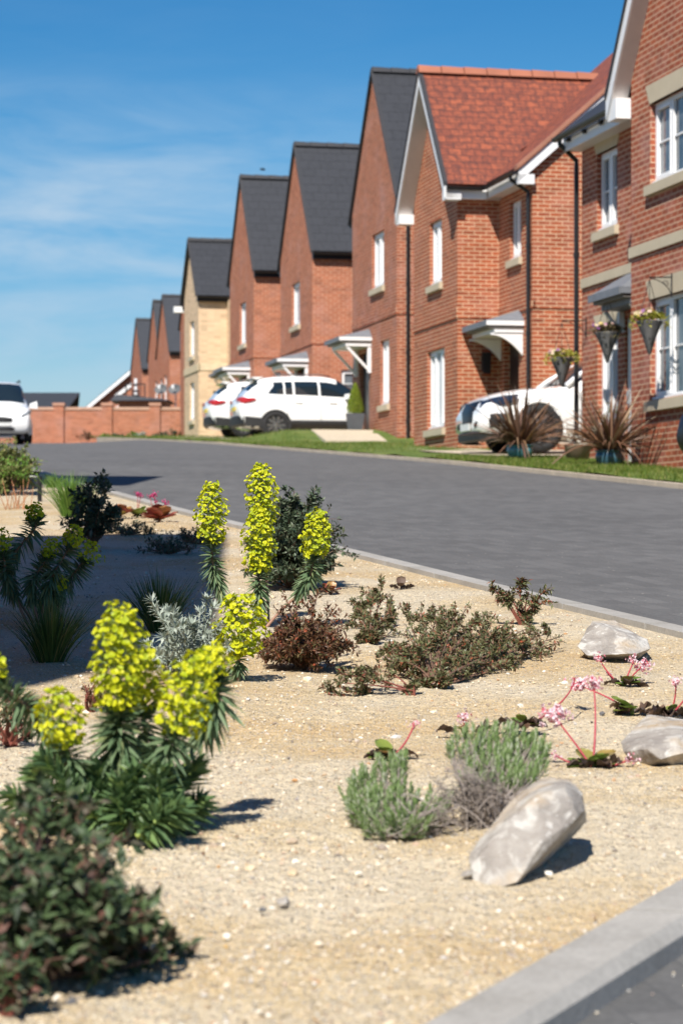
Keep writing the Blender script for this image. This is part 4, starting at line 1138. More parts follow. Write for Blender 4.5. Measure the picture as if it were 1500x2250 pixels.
tips = [low_tip(x, y, h) for x, y, h in ((880, 1330, 60), (915, 1345, 70), (950, 1325, 80), (985, 1340, 85), (1030, 1328, 80), (1060, 1350, 70), (1090, 1360, 60), (1120, 1380, 55), (1180, 1392, 40), (1240, 1408, 22), (1200, 1412, 25), (1150, 1405, 40),
        (1000, 1380, 80), (950, 1380, 80), (890, 1385, 60), (1050, 1400, 60), (1090, 1420, 45), (980, 1420, 60), (920, 1420, 60), (880, 1440, 45), (1020, 1440, 50), (1130, 1430, 35), (960, 1455, 40), (1000, 1460, 30), (850, 1410, 40), (840, 1450, 30),
        (1070, 1385, 70), (1010, 1355, 90), (930, 1365, 80), (1210, 1390, 40), (1165, 1385, 45), (1050, 1440, 35), (905, 1455, 35), (940, 1400, 80), (1235, 1398, 30), (1225, 1415, 15), (1190, 1425, 20), (1140, 1445, 20), (1080, 1460, 25), (1170, 1375, 40), (1130, 1362, 50), (1020, 1480, 15), (950, 1480, 20), (870, 1465, 15), (860, 1430, 35), (835, 1425, 30), (1100, 1385, 50), (1075, 1345, 60), (1000, 1325, 70), (925, 1322, 60), (1020, 1405, 70), (1110, 1400, 50), (970, 1350, 90))]
r = shrub('sprawling_shrub', 'wide sprawling brown green shrub across the middle of the gravel bed', 'shrub', b, (.05, .05, .05), 'sprawl_leaf', 'twig', 6, 17500, .018, .008, wisps=tips, trad=.0035, shell=.9, cap=.085)
b = GP(815, 1420)
tips = [low_tip(x, y, h) for x, y, h in ((840, 1280, 70), (815, 1292, 80), (790, 1310, 70), (860, 1320, 60), (800, 1335, 60), (830, 1350, 50), (870, 1350, 50), (775, 1330, 50), (845, 1375, 40), (800, 1370, 40), (820, 1310, 80))]
shrub('sprawling_shrub', 'bushy upright brown green shrub between the rusty shrub and the wide sprawling one', 'shrub', b, (.05, .05, .06), 'sprawl_leaf', 'twig', 5, 4600, .020, .008, wisps=tips, trad=.003, shell=.7, cap=.07)
b2 = GP(880, 1540)
shrub('sprawling_shrub', 'small sprig on bare red runners left of the wide sprawling shrub', 'shrub', GP(905, 1525), (.03, .03, .03), 'sprawl_leaf', 'red_twig', 2, 1500, .019, .008,
      wisps=[W(700, 1508, 7.35), (W(745, 1480, 7.4)), W(720, 1525, 7.3), W(770, 1475, 7.4), W(790, 1490, 7.3), W(735, 1500, 7.3), W(810, 1470, 7.4)], trad=.0026, shell=2.0, cap=.045)
b = GP(1150, 1372)
shrub('leggy_shrub', 'small airy shrub with drooping leaves near the kerb right of the sprawling shrub', 'shrub', b, (.03, .03, .06), 'sprawl_leaf', 'red_twig', 3, 1500, .024, .010,
      wisps=[W(1080, 1292, b.y), W(1100, 1305, b.y), W(1140, 1275, b.y), W(1160, 1300, b.y), W(1195, 1300, b.y), W(1205, 1320, b.y), W(1120, 1310, b.y), W(1180, 1335, b.y)], trad=.004, shell=1.4, droop=.3, cap=.05)
b = GP(205, 1205)
shrub('dark_shrub', 'small black green shrub in shade before the bright grass tuft', 'shrub', b, (.16, .16, .40), 'cistus_leaf', 'twig', 34, 2600, .040, .016, low=.2)
b = GP(25, 1640)
shrub('twiggy_shrub', 'low twiggy dark shrub at the left picture edge behind the large spurge', 'shrub', b, (.10, .10, .13), 'fore_leaf', 'red_twig', 22, 800, .018, .007, low=.1)
b = GP(205, 1562)
shrub('rusty_seedling', 'tiny reddish brown plant on the gravel left of the large spurge', 'shrub', b, (.03, .03, .085), 'rust_leaf', 'red_twig', 9, 160, .018, .006, low=.3)
for (x, y, lab) in ((285, 1175, 'small dark plant deep in shade nearest the bright shadow edge'), (365, 1215, 'small dark plant deep in shade left of the tallest shaded stones'), (430, 1195, 'small dark plant in shade beside the left yellow spike')):
    b = GP(x, y); shrub('low_plant', lab, 'plant', b, (.20, .20, .08), 'cistus_leaf', 'twig', 22, 700, .028, .010, low=.1, group='small plants in the shade')
# foreground, bottom left
b = GP(95, 2160)
wis = [W(x, y, Y) for x, y, Y in ((60, 1760, 3.9), (110, 1740, 4.0), (160, 1730, 4.05), (190, 1760, 4.0), (20, 1800, 3.9), (230, 1850, 3.9), (270, 1830, 4.0), (0, 1850, 3.8), (330, 2010, 3.85), (370, 2040, 3.9), (395, 2050, 3.9), (385, 2100, 3.8), (300, 1980, 3.9), (250, 1920, 3.9),
        (200, 1900, 3.9), (150, 1860, 3.9), (90, 1880, 3.85), (40, 1900, 3.8), (330, 2100, 3.8), (280, 2080, 3.8), (240, 2010, 3.8), (180, 1980, 3.8), (120, 1960, 3.8), (60, 1980, 3.75), (10, 1990, 3.7), (140, 1790, 4.0))]
shrub('broadleaf_shrub', 'big dark green shrub with red twigs filling the bottom left corner', 'shrub', b, (.20, .17, .19), 'fore_leaf', 'twig', 60, 5600, .031, .016, low=.15, wisps=wis, trad=.003, shell=.5, cap=.07)
b = GP(15, 2235)
shrub('broadleaf_shrub', 'dark green leafy tuft at the very bottom left of the picture', 'shrub', b, (.05, .05, .10), 'fore_leaf', 'red_twig', 12, 200, .030, .015, low=.3)

# ---- grass tufts
def tuft(label, base, rad, h, n, mat, wd=.004, group='grass tufts', fl=.5):
    r = thing('grass_tuft', label, 'grass', base, group)
    mb = MB()
    for _ in range(n):
        a = random.uniform(0, 2*PI); q = random.random() ** .6
        o = Vector((math.cos(a), math.sin(a), 0)); p = base + o * rad * .35 * q * random.random() - Vector((0, 0, .01))
        L = h * random.uniform(.65, 1.2)
        d = (Vector((0, 0, 1)) + o * q * fl + rv(.06)).normalized()
        cur = o * q * random.uniform(.1, .6) * fl * 1.4 - Vector((0, 0, random.uniform(.02, .35) * q))
        mb.blade(p, d, Vector((-o.y, o.x, 0)) if random.random() < .6 else Vector((1, 0, 0)), L, wd, cur, 5, 0, .03, .8)
    mb.build('blades', M[mat], r, uv=False, recalc=False); return r
random.seed(9)
tuft('green grass tuft half in shade between the shaded spurge and the left flower spike', GP(352, 1385), .17, .23, 420, 'tuft_blade')
tuft('dark grass tuft in deep shade left of the large spurge head', GP(112, 1452), .17, .22, 480, 'tuft_blade')
tuft('bright green grass tuft in sunlight at the edge of the road', GP(158, 1135), .25, .33, 620, 'bright_blade', .006)
tuft('yellowish grass wisps behind the bright green grass tuft', GP(118, 1072), .3, .16, 200, 'bright_blade', .006, fl=.7)

# ---- silver leaved plant
b = GP(425, 1492)
r = thing('silver_plant', 'silver grey leaved plant beside the green grass tuft', 'plant', b)
tw = MB(); lf = MB()
sp = [(335, 1322), (345, 1345), (362, 1360), (372, 1345), (455, 1318), (440, 1345), (470, 1335), (400, 1375), (420, 1365), (380, 1395), (360, 1400), (410, 1400), (440, 1385), (460, 1400), (395, 1425), (370, 1430), (430, 1425), (350, 1455), (400, 1450), (440, 1450),
      (470, 1440), (490, 1460), (375, 1470), (415, 1470), (500, 1420), (450, 1470), (480, 1380), (330, 1430), (385, 1380), (425, 1390), (365, 1450), (490, 1400)]
for x, y in sp:
    tip = W(x, y, b.y + random.uniform(-.25, .35)); tip.z = max(tip.z, gz(tip.y) + .03)
    if y > 1345 and random.random() < .6: sp.append((x + random.gauss(0, 14), y + random.gauss(0, 12))) if len(sp) < 60 else None
    pts = bez(b + rv(.02), b.lerp(tip, .6) + Vector((0, 0, .02)), tip, 7); tw.tube(pts, .0022, 4, False)
    for k in range(34):
        q = .45 + .55 * (k / 21); p, d = along(pts, q); x_, y_ = perp(d); a = k * 2.4
        o = x_ * math.cos(a) + y_ * math.sin(a)
        lf.leaf(p, (o + d * (.2 + .9 * (q - .45))).normalized(), Vector((0, 0, 1)), random.uniform(.026, .042), .0105, .15, random.uniform(-.05, .2))
tw.build('stems', M['silver_leaf'], r, uv=False, recalc=False); lf.build('foliage', M['silver_leaf'], r, uv=False, recalc=False)

# ---- lavender
def lavender(label, tipsY, base, nsp, env, deadenv):
    r = thing('lavender', label, 'lavender', base, 'lavender plants')
    tw = MB(); lf = MB(); dd = MB()
    for _ in range(nsp):
        x, y, Yd = env(); root_ = base + Vector((random.gauss(0, .02), random.gauss(0, .02), 0))
        tip = W(x, y, Yd); g = gz(tip.y) + .012
        if tip.z < g: tip.z = g + random.random() * .02
        hgt = .045
        pts = bez(root_, root_.lerp(tip, .6) - Vector((0, 0, .01)), tip, 6)
        tw.tube(pts, .0016, 4, False)
        axis = (Vector((0, 0, 1)) + (tip - root_).normalized() * .7 + rv(.12)).normalized()
        L = random.uniform(.032, .052); x_, y_ = perp(axis)
        for k in range(26):
            q = k / 25; a = k * 2.39996; o = x_ * math.cos(a) + y_ * math.sin(a)
            p = tip + axis * (L * q - L * .5)
            lf.leaf(p, (o * (1 - .55 * q) + axis * (.55 + q)).normalized(), axis, random.uniform(.015, .024) * (1 - .3 * q), .0040, .1)
    for _ in range(deadenv[0]):
        x, y, Yd = deadenv[1](); tip = W(x, y, Yd); tip.z = max(tip.z, gz(tip.y) + .008)
        root_ = base + rv(.03); root_.z = max(root_.z, gz(root_.y))
        pts = bez(root_, root_.lerp(tip, .5) + rv(.02) + Vector((0, 0, .015)), tip, 5)
        dd.tube(pts, [.0018, .0016, .0014, .0012, .001, .0006], 3, False)
        for _ in range(9):
            q = random.uniform(.4, 1); p, d = along(pts, q); e = p + (d + rv(.9)).normalized() * random.uniform(.008, .022); dd.tube([p, e], [.0011, .0005], 3, False)
    tw.build('woody_stems', M['grey_twig'], r, uv=False, recalc=False); lf.build('foliage', M['lav_leaf'], r, uv=False, recalc=False); dd.build('dead_twigs', M['grey_twig'], r, uv=False, recalc=False)
random.seed(14)
def envL():
    while 1:
        a = random.uniform(0, 2*PI); q = random.random() ** .5
        x = 870 + 118 * q * math.cos(a); y = 1760 + 88 * q * math.sin(a)
        if x > 895 and y < 1745: continue
        if x < 820 and y < 1700: continue
        return x, y, 4.93 + (1830 - y) * .0022 + random.uniform(-.02, .04)
def envR():
    while 1:
        a = random.uniform(0, 2*PI); q = random.random() ** .5
        x = 1085 + 120 * q * math.cos(a); y = 1668 + 68 * q * math.sin(a)
        if y < 1600 and random.random() < .3: continue
        if x < 1010 and y > 1670: continue
        return x, y, 5.1 + (1760 - y) * .0022 + random.uniform(-.02, .04)
lavender('green lavender clump left of the tilted rock', None, GP(880, 1835), 210, envL, (25, lambda: (random.gauss(960, 25), random.gauss(1800, 25), 4.95)))
lavender('lavender clump with dead grey twigs behind the tilted rock', None, GP(1060, 1815), 210, envR, (150, lambda: (random.gauss(1035, 42), random.gauss(1735, 42), 5.0 + random.uniform(-.03, .1))))

# ---- bergenias
def round_leaf(mb, b, d, up, L, wd, cup=.25):
    d = d.normalized(); sd = d.cross(up).normalized(); nn = sd.cross(d); rows = []
    n, m = 7, 6
    for i in range(n + 1):
        q = i / n; hw = wd * .5 * math.sqrt(max(0, 1 - (2*q - 1) ** 2)) ** .8 + .0006
        rows.append([])
        for j in range(m + 1):
            s = 2 * j / m - 1
            rows[-1].append(b + d * (L * q) + sd * hw * s + nn * (cup * wd * (s * s * .35 - .25 * math.sin(q * PI)) + .02 * wd * math.sin(9 * q + 5 * s)) - Vector((0, 0, .25 * L * q * q)))
    mb.quadgrid(rows)
def bergenia(label, base, greens, ndead, stalks, mats=('berg_leaf', 'berg_flower'), dsz=.045):
    """greens: (dx, dz, length m) picture-free offsets; stalks: list of world tips with size"""
    r = thing('bergenia', label, 'bergenia', base, 'bergenias')
    up = Vector((0, 0, 1))
    extra = [(-PI/2 + random.gauss(0, .8), random.uniform(.45, .95), L * random.uniform(.7, .95)) for _, _, L in greens[:3]]
    for ang, el, L in list(greens) + extra:
        mb = MB(); d = Vector((math.cos(ang) * math.cos(el), math.sin(ang) * math.cos(el), math.sin(el)))
        p = base + Vector((0, 0, .008)) + d * .012
        mb.tube([base + Vector((0, 0, -.01)), p], [.003, .003], 5)
        round_leaf(mb, p, d, up if abs(d.z) < .85 else Vector((0, -1, 0)), L, L * .72)
        mb.build('leaf', M[mats[0]], r, smooth=True, uv=False, recalc=False)
    if ndead:
        mb = MB()
        for k in range(ndead):
            a = random.uniform(0, 2*PI); d = Vector((math.cos(a), math.sin(a) * .7, random.uniform(0, .5))).normalized()
            q = base + Vector((math.cos(a), math.sin(a), 0)) * random.uniform(0, .03) + Vector((0, 0, .006))
            L = dsz * random.uniform(.6, 1.2); sd = d.cross(up).normalized(); rows = []
            for i in range(6):
                s = i / 5; hw = L * .32 * math.sin(PI * (.1 + .85 * s)); cur = random.uniform(.5, 1.2)
                rows.append([q + d * L * s + sd * hw * t_ + Vector((0, 0, abs(t_) * hw * cur + random.gauss(0, .0035))) - Vector((0, 0, .2 * L * s * s)) for t_ in (-1, -.5, 0, .5, 1)])
            mb.quadgrid(rows)
        mb.build('withered_leaves', M['dead_leaf'], r, smooth=False, uv=False, recalc=False)
    for tip, rad, nfl, bend in stalks:
        mb = MB(); mid = base.lerp(tip, .5) + bend
        pts = bez(base, mid, tip, 9); mb.tube(pts, [.0029 - .001 * k / 9 for k in range(10)], 6)
        ends = []
        for k in range(max(3, nfl // 4)):
            q = random.uniform(.86, 1); p, d = along(pts, q); e = tip + rv(.45).normalized() * rad * random.uniform(.3, .75); mb.tube([p, e], .0015, 3, False); ends.append(e)
        st = mb.build('flower_stalk', M['berg_stalk'], r, smooth=True, uv=False)
        fb = MB()
        for k in range(int(nfl * 1.5)):
            c = tip + Vector((random.gauss(0, .55), random.gauss(0, .55), random.gauss(0, .45))) * rad
            d = (c - tip + Vector((0, 0, -.15 * rad)) + rv(.004)).normalized(); x, y = perp(d); a0 = random.random() * 6; pr = rad * random.uniform(.36, .5)
            for j in range(5):
                a = a0 + j * 2*PI/5; o = x * math.cos(a) + y * math.sin(a)
                fb.leaf(c, (o + d * .7).normalized(), d, pr, pr * .85, .2)
        fb.build('flower_cluster', M[mats[1]], st, uv=False, recalc=False)
    return r
random.seed(31)
Z0 = Vector((0, 0, 0))
def tipW(x, y, base, dy=0): return W(x, y, base.y + dy)
b = GP(1300, 1688)
bergenia('pink flowered bergenia with two tall red stalks between lavender and grey rock', b, [(.7, .6, .075), (2.0, .7, .065), (2.6, .35, .06), (3.6, .15, .06), (-.5, .25, .05), (1.9, .6, .05)], 14,
         [(tipW(1215, 1572, b, .05), .024, 44, Vector((.02, 0, -.02))), (tipW(1303, 1500, b, .1), .018, 26, Vector((.012, 0, .0))), (tipW(1222, 1662, b, .02), .012, 10, Vector((0, 0, -.008))), (tipW(1385, 1668, b, -.02), .013, 14, Vector((.0, 0, -.01)))])
b = GP(1390, 1568)
bergenia('bergenia with glossy green leaf and dark withered leaves behind the grey rock', b, [(2.7, .7, .075), (2.2, .4, .06), (3.4, .2, .05), (1.6, .2, .05)], 16,
         [(tipW(1270, 1505, b, .1), .020, 34, Vector((.03, 0, 0)))])
b = GP(1468, 1575)
bergenia('bergenia with brown withered leaves at the right picture edge', b, [(1.2, .5, .05)], 22, [(tipW(1484, 1500, b), .014, 20, Vector((.01, 0, -.01))), (tipW(1530, 1490, b), .014, 16, Vector((.01, 0, -.01)))])
b = GP(1368, 1508)
bergenia('bergenia with bright green leaf just below the pale faceted rock', b, [(.2, .5, .055), (-.6, .3, .05), (2.6, .3, .035), (-2, .2, .04)], 9,
         [(tipW(1314, 1445, b, .03), .016, 18, Vector((-.01, 0, -.012))), (tipW(1392, 1450, b, .05), .016, 18, Vector((0, 0, 0))), (tipW(1412, 1462, b, .05), .020, 30, Vector((.0, 0, .005))), (tipW(1335, 1480, b, .03), .010, 8, Vector((-.004, 0, -.01)))])
b = GP(1150, 1600)
bergenia('bergenia of mostly dark curled leaves behind the large lavender clump', b, [(3.4, .3, .05), (.4, .35, .045), (-.4, .3, .04), (2.2, .5, .045)], 15, [(tipW(1262, 1490, b, .3), .008, 8, Vector((.06, 0, .0)))])
b = GP(855, 1668)
bergenia('flat bergenia with one upright red edged leaf and one pink bud', b, [(2.1, .8, .06), (2.8, .25, .05), (3.5, .1, .045), (.7, .3, .04)], 20, [(tipW(910, 1590, b, .02), .011, 12, Vector((.012, 0, -.012)))])
b = GP(1020, 1612)
bergenia('single pink bergenia flower standing behind the lavender', b, [(2.5, .3, .03)], 2, [(tipW(1018, 1578, b), .016, 22, Vector((0, 0, 0)))])
b = GP(1150, 1652)
bergenia('flattened bergenia leaves lying behind the lavender clump', b, [(3.3, .2, .06), (2.8, .35, .05), (.1, .2, .06)], 6, [])
b = GP(725, 1305)
bergenia('bergenia with purple backed leaves below the right flower spike', b, [(2.4, .9, .055), (1.2, 1.1, .06), (.2, .5, .05)], 12, [], ('berg_red', 'berg_flower'))
b = GP(880, 1296)
bergenia('small purple leaved bergenia by the sprawling shrub tip', b, [(1.4, 1.3, .06)], 5, [], ('dead_leaf', 'berg_flower'))
b = GP(350, 1146)
bergenia('red leaved bergenia with magenta buds beside the road kerb', b, [(-1.0, .9, .17), (.3, .6, .16), (-2.0, .8, .17), (2.8, .5, .15), (-.3, .5, .14), (-1.6, 1.2, .16), (3.4, .4, .13), (-2.6, .6, .15)], 6,
         [(tipW(338, 1086, b), .022, 18, Vector((0, 0, 0))), (tipW(363, 1105, b), .02, 16, Vector((0, 0, 0))), (tipW(343, 1102, b), .014, 10, Vector((0, 0, 0))), (tipW(330, 1090, b), .014, 10, Vector((-.02, 0, 0)))], ('berg_red', 'berg_magenta'))
b = GP(302, 1136)
bergenia('bergenia with yellow green leaves and two magenta heads by the kerb', b, [(-2.2, .6, .14), (-1.2, .5, .14), (.4, .6, .13)], 4, [(tipW(303, 1086, b), .022, 18, Vector((0, 0, 0))), (tipW(309, 1090, b), .018, 12, Vector((0, 0, 0)))], ('berg_leaf', 'berg_magenta'))
b = GP(262, 1138)
bergenia('low bergenia with dark red leaves leftmost along the kerb', b, [(-1.4, .9, .15), (-2.4, .8, .14), (.6, .8, .14), (-.6, .6, .14), (2.6, .7, .14)], 8, [], ('berg_red', 'berg_magenta'))

# ---- shrub with dry orange stems at the left edge by the road
b = GP(12, 1085)
shrub('evergreen_shrub', 'olive green shrub at the left picture edge beside the road', 'shrub', b, (.34, .34, .46), 'olive_leaf', 'twig', 60, 5200, .055, .016, low=.15)
b = GP(36, 1118); r = thing('dry_stems', 'clump of dry orange plant stems beside the olive green shrub', 'plant', b); mb = MB()
for _ in range(16):
    p = b + Vector((random.gauss(0, .06), random.gauss(0, .06), -.02)); mb.tube([p, p + Vector((random.gauss(0, .06), random.gauss(0, .05), random.uniform(.14, .30)))], [.004, .002], 4)
mb.build('stems', m_plain('dry_orange', (.46, .22, .11), .8, var=.2, scale=20), r, uv=False)
lf = MB()
for _ in range(160):
    p = b + Vector((random.gauss(0, .1), random.gauss(0, .06), random.uniform(.26, .42))); lf.leaf(p, rv().normalized(), Vector((0, 0, 1)), .05, .014)
lf.build('foliage', M['bright_blade'], r, uv=False, recalc=False)
# ---- utility marker post and slab seen at the far end of the bed
b = GP(88, 1098); r = thing('marker_post', 'short leaning black post at the far end of the bed', 'post', b)
mb = MB(); mb.tube([b - Vector((0, 0, .05)), b + Vector((-.0, 0, .20)), W(66, 1048, b.y)], [.02, .02, .017], 8); mb.build('post', M['black_plastic'], r, uv=False)
sl = MB(); q0 = GP(52, 1072); q1 = GP(104, 1072); q2 = GP(98, 1044); q3 = GP(55, 1044)
pp = [q0, q1, q2, q3]; sl.hexa([v + Vector((0, 0, -.1)) for v in pp] + [v + Vector((0, 0, .035)) for v in pp])
tag(sl.build('paving_slab', m_plain('slab_concrete', (.30, .27, .23), .9, var=.12, scale=4)), 'grey brown concrete slab behind the leaning black post', 'slab')
# ------------------------------------------------------------------ rocks
def m_rock():
    t = NT('limestone'); o = t.obj()
    c = t.ramp(t.noise(9, 6, o, .62), [(.32, (.25, .225, .20)), (.48, (.37, .335, .30)), (.6, (.46, .43, .39)), (.72, (.54, .51, .46))])
    c = t.mix(t.ramp(t.noise(14, 4, o, .6, 1.0), [(.50, g3(0)), (.60, g3(.9))]), c, (.60, .575, .53))
    c = t.mix(t.ramp(t.noise(5.5, 4, o, .6), [(.55, g3(0)), (.70, g3(.7))]), c, (.48, .33, .17))
    c = t.mix(t.ramp(t.noise(42, 3, o, .6), [(.62, g3(0)), (.68, g3(.7))]), c, (.66, .64, .60))
    t.l(c, t.b.inputs['Base Color']); t.val('Roughness', .85); t.val('Specular IOR Level', .3)
    t.bump(t.noise(38, 6, o, .75), 1.0, .012); return t.m
M['rock'] = m_rock()
def rock(label, pts, base, amp=.008, bev=.010, seed=0):
    bm = bmesh.new()
    for p in pts: bm.verts.new(p - base)
    bmesh.ops.convex_hull(bm, input=bm.verts)
    for v in [v for v in bm.verts if not v.link_faces]: bm.verts.remove(v)
    bmesh.ops.bevel(bm, geom=list(bm.edges), offset=bev, segments=2, profile=.6, affect='EDGES', clamp_overlap=True)
    bmesh.ops.triangulate(bm, faces=bm.faces)
    for _ in range(4):
        es = [e for e in bm.edges if e.calc_length() > .011]
        if not es: break
        bmesh.ops.subdivide_edges(bm, edges=es, cuts=1, use_grid_fill=False); bmesh.ops.triangulate(bm, faces=bm.faces)
    bm.normal_update()
    for v in bm.verts:
        q = v.co * 9 + Vector((seed, seed, seed))
        v.co += v.normal * (noise.noise(q) * amp + noise.noise(q * 2.7) * amp * .7 - abs(noise.noise(q * 4.5)) * amp * .9 + noise.noise(q * 9) * amp * .35)
    bmesh.ops.recalc_face_normals(bm, faces=bm.faces)
    me = bpy.data.meshes.new('rock'); bm.to_mesh(me); bm.free()
    me.polygons.foreach_set('use_smooth', [True] * len(me.polygons))
    me.set_sharp_from_angle(angle=R(24))
    me.materials.append(M['rock']); o = bpy.data.objects.new('rock', me); COL.objects.link(o); o.location = base
    return tag(o, label, 'rock', 'rocks on the gravel bed')
def rp(lst): return [W(*q) for q in lst]
rock('tilted grey white slab of rock in front of the lavender, standing on its edge',
     rp([(1028, 1880, 4.60), (1034, 1905, 4.55), (1058, 1838, 4.70), (1104, 1778, 4.76), (1146, 1738, 4.80), (1186, 1712, 4.82), (1250, 1711, 4.80), (1276, 1738, 4.72), (1285, 1780, 4.66), (1270, 1796, 4.60), (1190, 1850, 4.53),
         (1136, 1938, 4.49), (1085, 1955, 4.49), (1036, 1955, 4.53), (1084, 1836, 4.58), (1178, 1748, 4.64), (1240, 1732, 4.66), (1056, 1872, 4.56), (1166, 1944, 4.72), (1250, 1850, 4.84), (1288, 1804, 4.86), (1080, 1850, 4.78), (1110, 1950, 4.68)]), GP(1110, 1925), .0030, .0022, 3)
rock('flat grey angular rock cut by the right picture edge',
     rp([(1362, 1632, 6.00), (1368, 1652, 5.92), (1395, 1595, 6.20), (1420, 1570, 6.28), (1500, 1580, 6.30), (1580, 1585, 6.25), (1590, 1660, 5.90), (1500, 1655, 5.80), (1450, 1668, 5.80), (1420, 1645, 5.82), (1480, 1625, 5.85), (1400, 1690, 5.90), (1550, 1700, 5.90), (1500, 1610, 5.92)]), GP(1450, 1672), .0035, .003, 8)
rock('pale faceted rock between the sprawling shrub and the kerb',
     rp([(1267, 1420, 8.3), (1288, 1440, 8.22), (1292, 1375, 8.5), (1300, 1364, 8.55), (1350, 1363, 8.65), (1382, 1384, 8.5), (1420, 1405, 8.42), (1428, 1425, 8.36), (1400, 1436, 8.25), (1365, 1437, 8.2), (1376, 1392, 8.36), (1310, 1372, 8.45),
         (1300, 1455, 8.3), (1400, 1450, 8.35), (1420, 1430, 8.7), (1290, 1420, 8.75), (1340, 1370, 8.8)]), GP(1345, 1440), .0035, .003, 5)
random.seed(77)
def stone(label, x, y, r, mat='rock'):
    b = GP(x, y); pts = [b + Vector((random.gauss(0, 1), random.gauss(0, .8), random.gauss(.3, .55))).normalized() * r * random.uniform(.8, 1.1) for _ in range(14)]
    o = rock(label, pts, b, r * .08, r * .12, random.random() * 9); o['category'] = 'stone'; o['group'] = 'loose stones'; o.name = 'stone'
    o.data.materials[0] = M[mat]
M['flint'] = m_plain('flint', (.12, .12, .13), .6, var=.4, scale=30)
M['whitestone'] = m_plain('white_stone', (.72, .68, .60), .8, var=.15, scale=30)
M['orangestone'] = m_plain('orange_stone', (.55, .36, .14), .8, var=.2, scale=30)
for lab, x, y, r, m in (('black flint stone behind the tall pink flower stalks', 1322, 1568, .009, 'flint'), ('grey white stone left of the pink flowers', 1142, 1550, .010, 'whitestone'),
      ('brown banded stone on open gravel below the tilted rock', 622, 1985, .013, 'rock'), ('small pale stone leaning at the foot of the tilted rock', 1024, 1925, .014, 'rock'), ('white stone under the tilted rock overhang', 1205, 1922, .010, 'whitestone'),
      ('blue grey stone at the foot of the bottom left shrub', 158, 2205, .010, 'flint'), ('grey stone beside the purple backed bergenia', 740, 1300, .022, 'rock'), ('long white stone above the pink flowers', 1240, 1503, .012, 'whitestone'),
      ('orange stone near the bottom left shrub', 497, 2082, .006, 'orangestone'), ('dark stone on open gravel right of the bottom left shrub', 578, 2000, .008, 'flint'), ('white stone low in the middle foreground', 500, 2058, .008, 'whitestone')):
    stone(lab, x, y, r, m)
# ------------------------------------------------------------------ vehicles
M['car_white'] = m_plain('car_white', (.90, .90, .89), .22, var=.01, scale=1, coat=1)
M['car_navy'] = m_plain('car_navy', (.010, .012, .020), .45, var=.05, scale=1, spec=.3)
M['car_glass'] = m_plain('car_glass', (.012, .02, .026), .03, var=.1, scale=1, spec=.9)
M['tyre'] = m_plain('tyre', (.014, .014, .015), .8)
M['rim'] = m_plain('rim', (.55, .56, .57), .25, metal=.9)
M['rim_dark'] = m_plain('rim_dark', (.03, .03, .032), .4, metal=.5)
M['cladding'] = m_plain('cladding', (.018, .018, .019), .6)
M['red_lens'] = m_plain('red_lens', (.42, .012, .02), .15, spec=.8)
M['clear_lens'] = m_plain('clear_lens', (.30, .33, .36), .1, spec=.9)
M['plate_yellow'] = m_plain('plate_yellow', (.75, .55, .05), .4)
M['plate_white'] = m_plain('plate_white', (.70, .70, .68), .4)
M['chrome'] = m_plain('chrome', (.7, .7, .72), .15, metal=1)

def lerp_tab(tab, x):
    """smooth interpolation of a table of rows (x, a, b, ...)"""
    if x <= tab[0][0]: return tab[0][1:]
    for i in range(len(tab) - 1):
        if x <= tab[i + 1][0]:
            a, b = tab[i], tab[i + 1]; h = b[0] - a[0]; s = (x - a[0]) / h
            p = tab[max(i - 1, 0)]; q = tab[min(i + 2, len(tab) - 1)]
            out = []
            for k in range(1, len(a)):
                ma = (b[k] - p[k]) / max(1e-6, b[0] - p[0]); mb_ = (q[k] - a[k]) / max(1e-6, q[0] - a[0])
                d = (b[k] - a[k]) / h
                lim = 3 * abs(d)
                ma = max(-lim, min(lim, ma)) if ma * d > 0 else 0; mb_ = max(-lim, min(lim, mb_)) if mb_ * d > 0 else 0
                out.append((2*s**3 - 3*s*s + 1) * a[k] + (s**3 - 2*s*s + s) * h * ma + (-2*s**3 + 3*s*s) * b[k] + (s**3 - s*s) * h * mb_)
            return out
    return tab[-1][1:]

